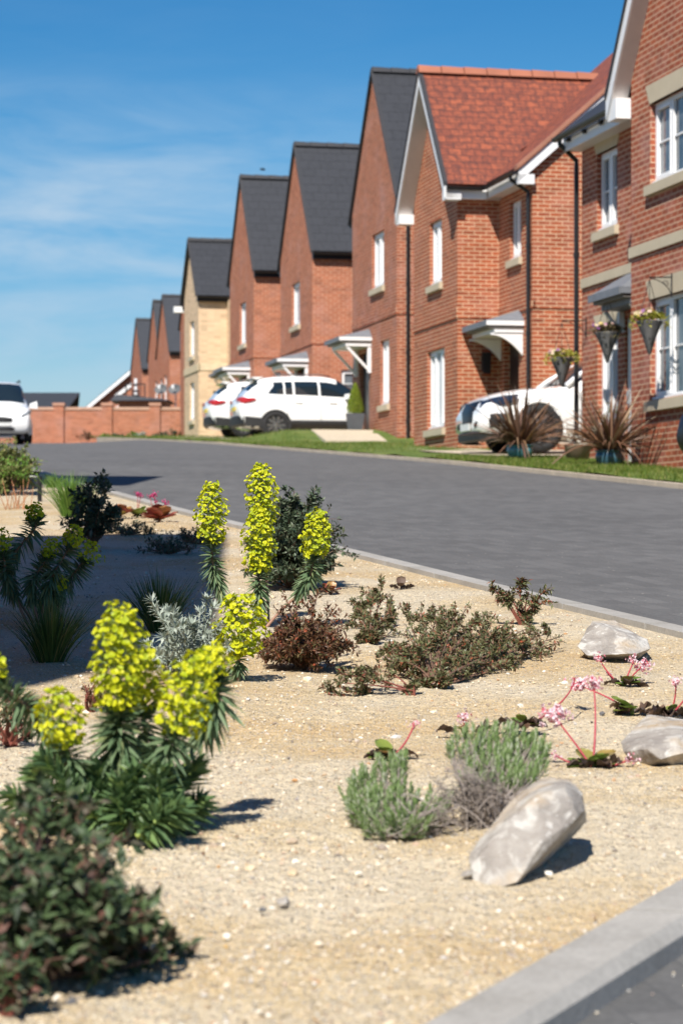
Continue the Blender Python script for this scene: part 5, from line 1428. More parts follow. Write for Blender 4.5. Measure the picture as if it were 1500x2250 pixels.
def car(name, label, loc, rotz, tab, paint, side_glass, top_glass, wheels, wr, track, group=None, rim='rim', clad=True, spokes=5):
    """local x forward from the tail, y to the left.  tab rows: x, z_bottom, z_belt, z_top, half width, half roof width"""
    r = thing(name, label, 'car' if 'van' not in name else 'van', loc, group, rotz)
    L = tab[-1][0]; n = 64
    xs = sorted(set([L * i / n for i in range(n + 1)] + [g for a in side_glass for g in a] + [g for a in top_glass for g in a[:2]]))
    def ring(x):
        zb, zt_, tp, w, wt = lerp_tab(tab, x)
        h = zt_ - zb
        pr = [(0, zb), (w * .78, zb), (w * .955, zb + h * .10), (w * .995, zb + h * .34), (w, zb + h * .58), (w * .975, zb + h * .84), (w * .945, zt_),
              (w * .945 + (wt - w * .945) * .5 + .012, zt_ + (tp - zt_) * .48), (wt, tp - min(.15, (tp - zt_) * .30)), (wt * .90, tp - .03 if tp - zt_ > .15 else tp - .004), (wt * .5, tp + .012), (0, tp + .018)]
        return pr
    rings = [ring(x) for x in xs]
    def isglass(i, j):
        xm = (xs[i] + xs[i + 1]) / 2
        if j in (6, 7) and any(a < xm < b for a, b in side_glass): return 1
        if any(a[0] < xm < a[1] and j in ((7, 8, 9, 10) if len(a) > 2 else (8, 9, 10)) for a in top_glass): return 2
        return 0
    body = MB(); gl2 = {1: MB(), -1: MB()}; wind = MB(); rear = MB()
    m = len(rings[0])
    for sgn in (1, -1):
        for i in range(len(xs) - 1):
            for j in range(m - 1):
                q = [(xs[i], sgn * rings[i][j][0], rings[i][j][1]), (xs[i], sgn * rings[i][j+1][0], rings[i][j+1][1]), (xs[i+1], sgn * rings[i+1][j+1][0], rings[i+1][j+1][1]), (xs[i+1], sgn * rings[i+1][j][0], rings[i+1][j][1])]
                t = isglass(i, j); (body if not t else (gl2[sgn] if t == 1 else (rear if xs[i] < 1 else wind))).poly(q)
    for i in (0, len(xs) - 1):
        body.poly([(xs[i], y, z) for y, z in rings[i]] + [(xs[i], -y, z) for y, z in reversed(rings[i][1:-1])])
    def weld(mb, nm, mat, par):
        o = mb.build(nm, mat, par, smooth=True, uv=False, local=True, recalc=False)
        bm = bmesh.new(); bm.from_mesh(o.data); bmesh.ops.remove_doubles(bm, verts=bm.verts, dist=.0008); bmesh.ops.recalc_face_normals(bm, faces=bm.faces); bm.to_mesh(o.data); bm.free(); return o
    b = weld(body, 'body', M[paint], r)
    for sgn in (1, -1):
        x0 = side_glass[0][0]
        if x0 > .8:                  # pointed rear tip of the quarter light
            q0, q1 = ring(x0 - .17), ring(x0)
            gl2[sgn].poly([(x0 - .16, sgn * (q0[6][0] + .004), q0[6][1] + .012), (x0 + .002, sgn * (q1[6][0] + .004), q1[6][1] + .004), (x0 + .002, sgn * (q1[7][0] + .005), q1[7][1]), (x0 + .002, sgn * (q1[8][0] + .005), q1[8][1] - .01)])
        weld(gl2[sgn], 'side_window', M['car_glass'], b)
    if wind.f: weld(wind, 'windscreen', M['car_glass'], b)
    if rear.f: weld(rear, 'rear_window', M['car_glass'], b)
    # wheels, arches
    for wx in wheels:
        for sg in (1, -1):
            w0 = MB(); yo = track
            def disc(mb, prof, seg=28):
                rows = []
                for rr, yy in prof: rows.append([(wx + rr * math.cos(2*PI*k/seg), sg * yy, wr + rr * math.sin(2*PI*k/seg)) for k in range(seg)])
                mb.quadgrid(rows, True)
            disc(w0, [(wr * .66, yo - .20), (wr * .96, yo - .20), (wr, yo - .16), (wr, yo - .03), (wr * .96, yo), (wr * .68, yo + .004), (wr * .66, yo - .03)])
            ty = w0.build('wheel', M['tyre'], r, smooth=True, uv=False, local=True)
            w1 = MB(); disc(w1, [(wr * .67, yo - .03), (wr * .67, yo - .004), (wr * .61, yo - .004), (wr * .60, yo - .011), (wr * .02, yo - .011)])
            hub = MB(); disc(hub, [(wr * .17, yo - .011), (wr * .15, yo - .001), (.001, yo + .002)], 14)
            w1.v += []; 
            rm = w1.build('rim', M['rim_dark'], ty, uv=False, local=True)
            sp = MB()
            for k in range(spokes):
                a = 2*PI*k/spokes + .3; ca, sa = math.cos(a), math.sin(a)
                for off in (-.05, .05) if spokes <= 5 else (0,):
                    q = lambda rr, s, d: (wx + rr * ca - s * sa, sg * d, wr + rr * sa + s * ca)
                    h = wr * .075
                    sp.hexa([q(wr*.12, off*.5 - h*.6, yo - .012), q(wr*.64, off*1.6 - h, yo - .012), q(wr*.64, off*1.6 + h, yo - .012), q(wr*.12, off*.5 + h*.6, yo - .012),
                             q(wr*.12, off*.5 - h*.6, yo - .003), q(wr*.64, off*1.6 - h, yo), q(wr*.64, off*1.6 + h, yo), q(wr*.12, off*.5 + h*.6, yo - .003)])
            i = len(sp.v); sp.v += hub.v; sp.f += [tuple(v + i for v in f) for f in hub.f]
            sp.build('spokes', M[rim], rm, uv=False, local=True)
            ar = MB(); rows = []
            _, _, _, hw, _ = lerp_tab(tab, wx)
            for k in range(19):
                a = -.25 + (PI + .5) * k / 18
                rows.append([(wx + rr * math.cos(a), sg * yy, wr + rr * math.sin(a)) for rr, yy in ((wr * 1.02, yo - .12), (wr * 1.05, hw + .004), (wr * 1.17, hw + .012), (wr * 1.22, hw - .02))])
            ar.quadgrid(rows)
            ins = MB(); ins.poly([(wx + wr * (1.06 if clad else 1.03) * math.cos(2*PI*k/24), sg * (hw + .003), wr + wr * (1.06 if clad else 1.03) * math.sin(2*PI*k/24)) for k in range(24)])
            arch = ar.build('wheel_arch', M['cladding'] if clad else M[paint], r, smooth=True, uv=False, local=True)
            ins.build('arch_well', M['cladding'], arch, uv=False, local=True)
    return r, ring
def strip(r, nm, mat, pts_fn, x0, x1, n=14, both=True, j0=None, out=.012):
    mb = MB()
    for sg in ((1, -1) if both else (1,)):
        rows = []
        for i in range(n + 1):
            x = x0 + (x1 - x0) * i / n
            rows.append([(x, sg * (y + out), z) for y, z in pts_fn(x)])
        mb.quadgrid(rows)
    return mb.build(nm, M[mat], r, smooth=True, uv=False, local=True)

SUV = [(0, .62, .98, 1.02, .74, .66), (.04, .44, 1.02, 1.06, .84, .70), (.14, .32, 1.05, 1.14, .895, .70), (.30, .27, 1.12, 1.36, .905, .69), (.50, .25, 1.16, 1.535, .915, .68), (.62, .25, 1.16, 1.59, .915, .675), (1.1, .24, 1.15, 1.65, .92, .675), (1.9, .23, 1.13, 1.67, .92, .67), (2.5, .23, 1.10, 1.62, .92, .66),
       (3.0, .23, 1.07, 1.34, .92, .69), (3.32, .23, 1.03, 1.11, .915, .74), (3.6, .24, .98, 1.06, .91, .74), (4.1, .26, .92, .98, .89, .72), (4.36, .30, .82, .87, .83, .66), (4.47, .38, .68, .72, .74, .60), (4.50, .44, .60, .63, .68, .56)]
def suv(label, t, w, rot, group):
    p = P(t, w, 0); base = Vector((p.x, p.y, gz(p.y) + .05))
    base.z -= .04
    r, ring = car('parked_car', label, base, rot, SUV, 'car_white', [(.88, 1.14), (1.18, 1.38), (1.43, 2.05), (2.10, 2.98)], [(.24, .50), (2.56, 3.28)], (.92, 3.60), .345, .932, group)
    strip(r, 'side_trim', 'cladding', lambda x: [ring(x)[1], ring(x)[2], (lerp_tab(SUV, x)[3] * .985 + .006, .38), (lerp_tab(SUV, x)[3] + .002, .46), (lerp_tab(SUV, x)[3] - .006, .47)], .30, 4.3)
    mb = MB()                        # rear bumper in black, number plate, lamps, exhaust skirt
    rows = []
    for k in range(13):
        a = -1 + 2 * k / 12; y = a * .885; x = .02 + .12 * abs(a) ** 4
        rows.append([(x + .03, y, .30), (x - .045, y, .36), (x - .05, y, .56), (x - .01, y, .62)])
    mb.quadgrid(rows)
    for sg in (1, -1):
        mb.quadgrid([[(x, sg * (lerp_tab(SUV, x)[3] + .014), z) for z in (.30, .46, .58 - .1 * x)] for x in (.12, .3, .45, .56)])
    mb.build('rear_bumper', M['cladding'], r, uv=False, local=True, recalc=False)
    for sg in (1, -1):
        mb = MB(); rows = []
        for x, y, z0, z1 in ((-.012, .42, .985, 1.06), (.0, .62, .96, 1.075), (.035, .80, .93, 1.075), (.12, .895, .91, 1.07), (.28, .922, .95, 1.05), (.42, .925, 1.0, 1.04)):
            rows.append([(x - .012, sg * y, z0), (x - .02, sg * (y + .006), (z0 + z1) / 2), (x - .012, sg * y, z1)])
        mb.quadgrid(rows); mb.build('tail_light', M['red_lens'], r, smooth=True, uv=False, local=True, recalc=False)
    mb = MB(); mb.abox(-.035, -.015, -.26, .26, .74, .85); mb.build('number_plate', M['plate_yellow'], r, uv=False, local=True)
    mb = MB()
    rows = [[(.50, y, 1.56), (.34, y, 1.60), (.38, y, 1.625), (.66, y, 1.635)] for y in (-.58, -.3, 0, .3, .58)]; mb.quadgrid(rows, True); mb.poly(rows[0]); mb.poly(rows[-1]); mb.build('roof_spoiler', M['car_white'], r, uv=False, local=True)
    for sg in (1, -1):
        mb = MB(); mb.hexa([(2.72, sg * .90, 1.04), (2.86, sg * .90, 1.04), (2.86, sg * 1.08, 1.05), (2.76, sg * 1.08, 1.05), (2.72, sg * .90, 1.17), (2.84, sg * .90, 1.17), (2.84, sg * 1.07, 1.18), (2.78, sg * 1.07, 1.18)])
        mb.build('door_mirror', M['car_white'], r, uv=False, local=True)
        mb = MB(); mb.tube([(.9, sg * .63, 1.675), (1.1, sg * .64, 1.70), (2.1, sg * .635, 1.71), (2.4, sg * .62, 1.665)], .016, 5); mb.build('roof_rail', M['chrome'], r, uv=False, local=True)
        for x in (1.42, 2.32):
            mb = MB(); mb.abox(x, x + .2, min(sg * .905, sg * .935), max(sg * .905, sg * .935), .93, .965); mb.build('door_handle', M['car_white'], r, uv=False, local=True)
        mb = MB()
        for x in (1.23, 2.10, 3.02):
            mb.quadgrid([[(x + dx, sg * (lerp_tab(SUV, x)[3] * f + .0025), z) for dx in (0, .012)] for f, z in ((.985, .40), (1.0, .60), (1.0, .78), (.975, .97))])
        mb.build('door_gaps', M['cladding'], r, uv=False, local=True, recalc=False)
    r.scale = (.97, .97, .94)
    return r
VROT = math.atan2(V_DIR.y, V_DIR.x)
suv('white family car with black wheel arches parked nearest in the drive', 60.0, 10.35, VROT, 'white cars parked in the drives')
suv('white car parked farther back behind the other white car with its red tail lights showing', 66.9, 10.75, VROT, 'white cars parked in the drives')

# ---- white electric car nose-out between the two right-hand houses
M['grille_black'] = m_plain('grille_black', (.012, .013, .016), .35, spec=.4)
M['dark_lamp'] = m_plain('dark_lamp', (.02, .03, .055), .12, spec=.6)
EV = [(0, .6, .98, 1.02, .74, .66), (.1, .36, 1.03, 1.12, .88, .7), (.5, .25, 1.10, 1.50, .93, .69), (1.0, .22, 1.10, 1.63, .94, .68), (1.9, .20, 1.08, 1.68, .945, .67), (2.6, .20, 1.06, 1.63, .945, .67),
      (3.1, .20, 1.01, 1.36, .945, .69), (3.52, .20, .985, 1.055, .94, .76), (3.9, .21, .96, 1.02, .935, .76), (4.3, .22, .91, .975, .915, .73), (4.62, .24, .81, .885, .865, .68), (4.78, .28, .68, .76, .79, .62), (4.84, .34, .58, .64, .72, .58)]
p = P(37.3, 10.2 + 4.84, 0)
pe = P(37.3, 12.6, 0)
r, ring = car('parked_car', 'white electric car with dark grille panel parked nose out behind the spiky potted plant', Vector((p.x, p.y, gz(pe.y) - .02)), VROT + PI, EV, 'car_white', [(.62, 1.15), (1.22, 2.18), (2.26, 3.02)], [(.2, .5), (2.66, 3.02), (3.02, 3.50, 1)], (.95, 3.92), .375, .962, None, 'rim', False, 7)
mb = MB(); rows = []
for k in range(17):                  # dark one-piece grille and lamp band
    a = -1 + 2 * k / 16; y = a * .80
    xb = 4.86 - .30 * abs(a) ** 2.6
    h0, h1 = .44 + .22 * abs(a) ** 1.6, .80 + .05 * abs(a)
    if abs(a) > .95: h0, h1 = .74, .84
    rows.append([(xb + .005, y, h0), (xb + .018, y, (h0 + h1) / 2), (xb - .06, y, h1)])
mb.quadgrid(rows); mb.build('grille_panel', M['grille_black'], r, smooth=True, uv=False, local=True, recalc=False)
for sg in (1, -1):
    mb = MB(); mb.quadgrid([[(x, sg * y, z0), (x + .006, sg * (y + .012), (z0 + z1) / 2), (x - .02, sg * (y - .005), z1)] for x, y, z0, z1 in ((4.80, .60, .66, .80), (4.68, .78, .68, .85), (4.50, .90, .73, .89), (4.28, .945, .80, .905))])
    mb.build('headlight', M['dark_lamp'], r, smooth=True, uv=False, local=True, recalc=False)
    mb = MB(); mb.quadgrid([[(x, sg * y, z0), (x + .012, sg * (y + .01), (z0 + z1) / 2), (x, sg * y, z1)] for x, y, z0, z1 in ((4.86, .48, .40, .47), (4.80, .70, .37, .54), (4.67, .86, .38, .60), (4.48, .945, .44, .60), (4.36, .955, .50, .56))])
    mb.build('air_intake', M['cladding'], r, smooth=True, uv=False, local=True, recalc=False)
    mb = MB(); mb.hexa([(3.02, sg * .92, 1.05), (3.16, sg * .92, 1.05), (3.14, sg * 1.12, 1.06), (3.04, sg * 1.12, 1.06), (3.02, sg * .92, 1.17), (3.14, sg * .92, 1.17), (3.12, sg * 1.11, 1.19), (3.05, sg * 1.11, 1.19)])
    mb.build('door_mirror', M['car_navy'], r, uv=False, local=True)
    mb = MB(); mb.tube([(3.46, sg * .885, 1.05), (3.25, sg * .83, 1.22), (3.0, sg * .755, 1.38), (2.7, sg * .70, 1.53), (2.4, sg * .675, 1.60)], [.05, .042, .038, .035, .03], 6); mb.build('windscreen_pillar', M['car_white'], r, smooth=True, uv=False, local=True)
    mb = MB()
    for x in (3.24, 2.22):
        mb.quadgrid([[(x + dx, sg * (lerp_tab(EV, x)[3] * f + .0025), z) for dx in (0, .012)] for f, z in ((.985, .36), (1.0, .56), (1.0, .76), (.975, .95))])
    mb.build('door_gaps', M['cladding'], r, uv=False, local=True, recalc=False)
mb = MB(); rows = []
for k in range(13):
    a = -1 + 2 * k / 12; y = a * .93; x = 4.87 - .20 * abs(a) ** 3 - .30 * max(0, abs(a) - .8) * 5
    rows.append([(x - .06, y, .17), (x + .015, y * 1.01, .20), (x + .02, y * 1.01, .30), (x + .005, y, .33)])
mb.quadgrid(rows); mb.build('lower_grille', M['cladding'], r, uv=False, local=True, recalc=False)
mb = MB(); mb.abox(4.87, 4.885, -.26, .26, .36, .47); mb.build('number_plate', M['plate_white'], r, uv=False, local=True)

# ---- white van coming down the road, cut by the left picture edge
VAN = [(0, .45, 1.05, 1.80, .86, .74), (.1, .32, 1.08, 1.83, .90, .76), (1.0, .28, 1.08, 1.86, .915, .77), (2.3, .26, 1.06, 1.86, .915, .76), (2.75, .25, 1.05, 1.80, .915, .74), (3.15, .25, 1.04, 1.58, .915, .72), (3.62, .25, 1.03, 1.16, .91, .76), (3.9, .25, .98, 1.08, .90, .74),
       (4.2, .26, .86, .96, .86, .68), (4.34, .30, .72, .80, .79, .60), (4.40, .36, .62, .68, .72, .55)]
q = W(-140, 975, 69.5)
r, ring = car('van', 'white van facing the camera at the far left edge of the road', Vector((q.x - UX * (-4.4) * -1, q.y + 4.3, gz(71.5) - .23)), math.atan2(-U_DIR.y, -U_DIR.x), VAN, 'car_white', [(2.25, 3.30)], [(2.80, 3.56)], (.85, 3.62), .33, .933, None, 'rim', False)
mb = MB(); rows = [[(4.43 - .10 * abs(a) ** 2, a * .52, .74 - .06 * abs(a)), (4.44 - .10 * abs(a) ** 2, a * .54, .66), (4.44 - .10 * abs(a) ** 2, a * .48, .58)] for a in [-1 + 2*k/10 for k in range(11)]]
mb.quadgrid(rows); mb.build('grille', M['cladding'], r, uv=False, local=True, recalc=False)
mb = MB(); rows = [[(4.44 - .10 * abs(a) ** 2, a * .56, .44), (4.45 - .10 * abs(a) ** 2, a * .58, .40), (4.44 - .10 * abs(a) ** 2, a * .52, .33)] for a in [-1 + 2*k/10 for k in range(11)]]
mb.quadgrid(rows); mb.build('lower_grille', M['cladding'], r, uv=False, local=True, recalc=False)
for sg in (1, -1):
    mb = MB(); mb.quadgrid([[(x, sg * y, z0), (x + .012, sg * (y + .01), (z0 + z1) / 2), (x - .02, sg * y, z1)] for x, y, z0, z1 in ((4.40, .56, .74, .78), (4.31, .72, .76, .88), (4.18, .83, .80, .96), (4.02, .89, .88, 1.0))])
    mb.build('headlight', M['clear_lens'], r, smooth=True, uv=False, local=True, recalc=False)
    mb = MB(); mb.hexa([(3.18, sg * .90, 1.06), (3.32, sg * .90, 1.06), (3.30, sg * 1.14, 1.04), (3.20, sg * 1.14, 1.04), (3.18, sg * .92, 1.18), (3.30, sg * .92, 1.18), (3.28, sg * 1.12, 1.26), (3.21, sg * 1.12, 1.26)])
    mb.build('door_mirror', M['car_white'], r, uv=False, local=True)
    mb = MB(); mb.tube([(.8, sg * .70, 1.87), (1.0, sg * .70, 1.92), (2.3, sg * .69, 1.92), (2.5, sg * .69, 1.84)], .022, 5); mb.build('roof_rail', M['cladding'], r, uv=False, local=True)
    mb = MB(); mb.abox(4.24, 4.33, min(sg * .66, sg * .78), max(sg * .66, sg * .78), .46, .53); mb.build('fog_lamp', M['cladding'], r, uv=False, local=True)
mb = MB(); mb.abox(4.45, 4.465, -.26, .26, .47, .57); mb.build('number_plate', M['plate_white'], r, uv=False, local=True)

# ---- dark blue car cut by the right edge
pw = P(25.2, 9.52 + 4.5, 0); pc = P(25.2, 11, 0)
r, ring = car('parked_car', 'dark blue car whose nose just enters at the right picture edge', Vector((pw.x, pw.y, gz(pc.y) - .06)), VROT + PI, SUV, 'car_navy', [(.62, .93), (1.26, 2.06), (2.14, 2.98)], [(.24, .50), (2.56, 3.28)], (.92, 3.60), .345, .932, None)
for sg in (1, -1):
    mb = MB(); mb.quadgrid([[(x, sg * y, z0), (x + .012, sg * (y + .01), (z0 + z1) / 2), (x - .02, sg * y, z1)] for x, y, z0, z1 in ((4.44, .56, .68, .74), (4.38, .72, .70, .82), (4.25, .83, .74, .88))])
    mb.build('headlight', M['clear_lens'], r, smooth=True, uv=False, local=True, recalc=False)
mb = MB(); mb.quadgrid([[(4.52 - .1 * a * a, a * .7, .34), (4.53 - .1 * a * a, a * .72, .44), (4.50 - .1 * a * a, a * .7, .54)] for a in (-1, -.5, 0, .5, 1)]); mb.build('grille', M['cladding'], r, uv=False, local=True, recalc=False)

# ------------------------------------------------------------------ pots and their plants
def m_glaze(name, c1, c2):
    t = NT(name); n = t.noise(7, 4, t.obj()); t.l(t.ramp(n, [(.3, c1), (.7, c2)]), t.b.inputs['Base Color']); t.val('Roughness', .18); t.val('Specular IOR Level', .8); return t.m
M['glaze_teal'] = m_glaze('teal_glaze', (.05, .20, .26), (.12, .32, .38))
M['glaze_navy'] = m_glaze('navy_glaze', (.022, .06, .10), (.06, .15, .20))
M['compost'] = m_plain('compost', (.03, .022, .016), .95, var=.3, scale=60)
M['phormium'] = m_leaf('bronze_sword_leaf', [(0, (.085, .045, .034)), (.35, (.17, .095, .06)), (.6, (.24, .12, .075)), (.8, (.14, .10, .055)), (.92, (.34, .17, .09)), (1, (.45, .36, .24))], .5, .2)
def pot_plant(name, label, base, pr, ph, glaze, n, L, group):
    pot = thing('flower_pot', 'glazed ' + label[0], 'pot', base, 'glazed plant pots')
    mb = MB(); z = [(pr * .60, 0), (pr * .72, .01), (pr * .95, ph * .35), (pr * 1.03, ph * .62), (pr * .97, ph * .86), (pr * .93, ph * .90), (pr * 1.07, ph * .93), (pr * 1.09, ph), (pr * .96, ph), (pr * .9, ph * .9)]
    mb.lathe(base, z, 28); i = len(mb.v)
    # raised ribs
    mb.build('vessel', M[glaze], pot, smooth=True, uv=False)
    mb = MB(); mb.poly([(base.x + pr * .93 * math.cos(2*PI*k/20), base.y + pr * .93 * math.sin(2*PI*k/20), base.z + ph * .90) for k in range(20)]); mb.build('compost', M['compost'], pot, uv=False)
    r = thing(name, label[1], 'plant', base + Vector((0, 0, ph * .9)), group)
    mb = MB()
    for k in range(n):
        a = random.uniform(0, 2*PI); o = Vector((math.cos(a), math.sin(a), 0)); q = random.random() ** .7
        b = base + Vector((0, 0, ph * .88)) + o * pr * .45 * q
        d = (Vector((0, 0, 1)) + o * (.10 + 1.35 * q) + rv(.08)).normalized(); ln = L * random.uniform(.55, 1.1)
        cur = o * .25 * q - Vector((0, 0, random.uniform(.1, .9) * q))
        sd = Vector((-o.y, o.x, 0)) if random.random() < .55 else (Vector((-o.y, o.x, 0)) + rv(.6)).normalized()
        mb.blade(b, d, sd, ln, random.uniform(.026, .05), cur + rv(.12), 7, .16, .04, .5)
    mb.build('leaves', M['phormium'], r, uv=False, recalc=False)
    return r
random.seed(44)
b = W(1141, 1016, 34.6); b.z = gz(b.y) - .0
pot_plant('spiky_plant', ('teal blue pot before the white electric car', 'spiky bronze plant in the teal pot before the white electric car'), b, .185, .20, 'glaze_teal', 190, .98, 'spiky bronze potted plants')
b = W(1338, 1026, 31.2); b.z = gz(b.y) - .02
pot_plant('spiky_plant', ('dark blue pot below the hanging basket by the white door', 'tall spiky bronze plant in the dark blue pot by the white door'), b, .18, .22, 'glaze_navy', 180, 1.02, 'spiky bronze potted plants')
b = W(1345, 1015, 33.6); b.z = gz(b.y)
M['sage'] = m_leaf('sage_leaf', [(0, (.09, .10, .035)), (.5, (.16, .17, .06)), (.85, (.22, .20, .09)), (1, (.30, .20, .14))], .6, .2)
shrub('wispy_shrub', 'tall wispy grey green shrub behind the spiky plant in the dark blue pot', 'shrub', b, (.25, .15, .85), 'sage', 'twig', 26, 700, .05, .016, low=.5)
b = W(1268, 1010, 34.0); b.z = gz(b.y)
pt = thing('flower_pot', 'small brown pot with white flowers at the foot of the downpipe', 'pot', b)
mb = MB(); mb.lathe(b, [(.10, 0), (.16, .01), (.19, .20), (.20, .21), (.17, .21), (.15, .17)], 18); mb.build('vessel', m_plain('clay_brown', (.22, .15, .11), .7), pt, smooth=True, uv=False)
fl = thing('potted_flowers', 'white flowers with long stems in the small brown pot', 'flowers', b + Vector((0, 0, .17)))
mb = MB(); st = MB()
for _ in range(60):
    a = random.uniform(0, 2*PI); q = random.random() ** .6; p = b + Vector((math.cos(a) * .17 * q, math.sin(a) * .17 * q, .2 + .15 * random.random())); floret(mb, p, Vector((0, -.7, .7)) + rv(.4), .022)
for _ in range(40):
    a = random.uniform(0, 2*PI); o = Vector((math.cos(a), math.sin(a), 0)); st.blade(b + Vector((0, 0, .17)), (o * random.uniform(.2, 1) + Vector((0, 0, 1))).normalized(), Vector((-o.y, o.x, 0)), random.uniform(.2, .55), .02, o * .3 - Vector((0, 0, .4)), 5)
mb.build('blooms', m_leaf('white_bloom', [(0, (.75, .72, .6)), (1, (.85, .84, .78))], .5, .3), fl, uv=False, recalc=False); st.build('leaves', M['phormium'], fl, uv=False, recalc=False)

# clipped conifer in a grey pot at the door of the dark roofed house
b = P(54.6, 12.25, 0); b.z = gz(b.y) + .25
cp_ = thing('flower_pot', 'square grey pot beside the black door behind the white car', 'pot', b)
mb = MB(); mb.hexa([b + Vector(v) for v in ((-.17, -.17, 0), (.17, -.17, 0), (.17, .17, 0), (-.17, .17, 0), (-.22, -.22, .38), (.22, -.22, .38), (.22, .22, .38), (-.22, .22, .38))]); mb.build('vessel', m_plain('grey_pot', (.07, .075, .085), .6), cp_, uv=False)
cn = thing('clipped_conifer', 'small pointed yellow green conifer in the square grey pot', 'conifer', b + Vector((0, 0, .36)))
mb = MB()
for _ in range(2600):
    q = random.random(); rr = .20 * (1 - q) ** .75 * (.8 + .3 * min(1, q * 6)) * random.uniform(.7, 1.06); a = random.uniform(0, 2*PI); o = Vector((math.cos(a), math.sin(a), 0))
    mb.leaf(b + Vector((0, 0, .38 + .68 * q)) + o * rr, (o * .5 + Vector((0, 0, 1)) + rv(.25)).normalized(), o, .05, .02)
mb.build('foliage', m_leaf('conifer_leaf', [(0, (.10, .16, .02)), (.5, (.24, .32, .03)), (1, (.36, .42, .05))], .6, .2), cn, uv=False, recalc=False)
mb = MB(); mb.tube([b + Vector((0, 0, .3)), b + Vector((0, 0, .9))], [.02, .008], 6); mb.build('trunk', M['twig'], cn, uv=False)

# ------------------------------------------------------------------ hanging cone baskets on iron brackets
M['wicker'] = None
def m_wicker():
    t = NT('dark_wicker'); o = t.obj(); w = t.n('ShaderNodeTexWave'); w.bands_direction = 'Z'; w.inputs['Scale'].default_value = 22; w.inputs['Distortion'].default_value = 1.2; t.l(o, w.inputs['Vector'])
    t.l(t.ramp(w.outputs['Fac'], [(0, (.018, .018, .02)), (.7, (.09, .09, .095)), (1, (.2, .2, .2))]), t.b.inputs['Base Color']); t.val('Roughness', .6); t.bump(w.outputs['Fac'], .6, .02); return t.m
M['wicker'] = m_wicker()
M['trail_leaf'] = m_leaf('trailing_leaf', [(0, (.18, .20, .02)), (.5, (.36, .36, .05)), (1, (.52, .48, .10))], .5, .3)
M['pansy'] = m_leaf('pansy_petal', [(0, (.22, .07, .30)), (.22, (.42, .18, .42)), (.3, (.75, .45, .40)), (.5, (.80, .68, .55)), (.75, (.78, .60, .10)), (1, (.80, .80, .70))], .5, .3)
M['bronze_leaf'] = m_leaf('bronze_leaf', [(0, (.07, .05, .03)), (.6, (.14, .10, .04)), (1, (.22, .20, .08))], .6, .2)
def basket(label, top, wallp, dz, lf1, seed, wide=.19):
    random.seed(seed)
    r = thing('hanging_basket', label, 'hanging basket', top, 'cone shaped hanging baskets')
    c = Vector((top.x, top.y, top.z)); h = .42
    mb = MB(); mb.lathe(c, [(.004, -h), (.02, -h + .01), (wide * .55, -h * .45), (wide, -.02), (wide + .012, 0), (wide - .01, .005), (wide - .02, -.03)], 22); mb.build('wicker_cone', M['wicker'], r, smooth=True, uv=False)
    mb = MB()
    hook = c + Vector((0, 0, .52))
    for k in range(3):
        a = 2*PI*k/3 + .4; mb.tube([c + Vector((wide * math.cos(a), wide * math.sin(a), 0)), hook], .004, 4)
    mb.build('chains', M['iron'], r, uv=False)
    lf = MB(); pf = MB()
    for _ in range(380):
        a = random.uniform(0, 2*PI); q = random.random() ** .5; o = Vector((math.cos(a), math.sin(a), 0))
        p = c + o * wide * 1.15 * q + Vector((0, 0, .02 + .13 * (1 - .6 * q) * random.random()))
        if q > .8 and random.random() < .6: p += o * .05 - Vector((0, 0, .14 * random.random()))
        lf.leaf(p, (o + rv(.6) + Vector((0, 0, .3))).normalized(), Vector((0, 0, 1)), .055, .035)
    for _ in range(26):
        a = random.gauss(3.6, .7); q = random.random() ** .5; o = Vector((math.cos(a), math.sin(a), 0))
        p = c + o * wide * 1.1 * q + Vector((0, 0, .05 + .07 * random.random())); floret(pf, p, Vector((-.2, -.8, .5)) + rv(.3), .030)
    lf.build('foliage', M[lf1], r, uv=False, recalc=False); pf.build('blooms', M['pansy'], r, uv=False, recalc=False)
    br = thing('basket_bracket', 'scrolled black iron bracket holding the ' + dz, 'bracket', wallp, 'iron basket brackets')
    mb = MB(); wp = wallp; hk = hook + Vector((0, 0, .02))
    mb.tube([Vector((wp.x, wp.y, hk.z + .08)), Vector((wp.x, wp.y, hk.z - .22))], .010, 5); mb.tube([Vector((wp.x, wp.y, hk.z + .03)), hk + Vector((0, 0, .01))], .009, 5)
    e = Vector((wp.x, wp.y, hk.z - .2)); mb.tube(bez(e, e.lerp(hk, .2) + Vector((0, 0, .14)), hk, 8), .006, 5)
    d = (hk - wp); d.z = 0; d.normalize(); cc = Vector((wp.x, wp.y, hk.z - .06)) + d * .09
    mb.tube([cc + d * (.05 * (1 - k / 16) * math.cos(k * .6)) + Vector((0, 0, .05 * (1 - k / 16) * math.sin(k * .6))) for k in range(14)], .005, 4)
    mb.build('scroll', M['iron'], br, uv=False)
wl = P(34.05, 11.12, 0); tp = P(33.95, 10.72, 0); tp.z = W(1245, 787, tp.y).z
basket('conical hanging basket of purple flowers hung left of the thick black downpipe', tp, wl, 'basket left of the downpipe', 'trail_leaf', 3, .17)
wl = P(32.0, 11.12, 0); tp = P(32.0, 10.76, 0); tp.z = W(1348, 731, tp.y).z
basket('conical hanging basket of pink and violet pansies before the narrow lower window', tp, wl, 'basket before the narrow window', 'bronze_leaf', 4, .17)
wl = P(28.85, 10.55, 0); tp = P(28.75, 10.22, 0); tp.z = W(1482, 706, tp.y).z
basket('conical hanging basket with yellow foliage before the wide lower window', tp, wl, 'basket before the wide window', 'trail_leaf', 5, .16)

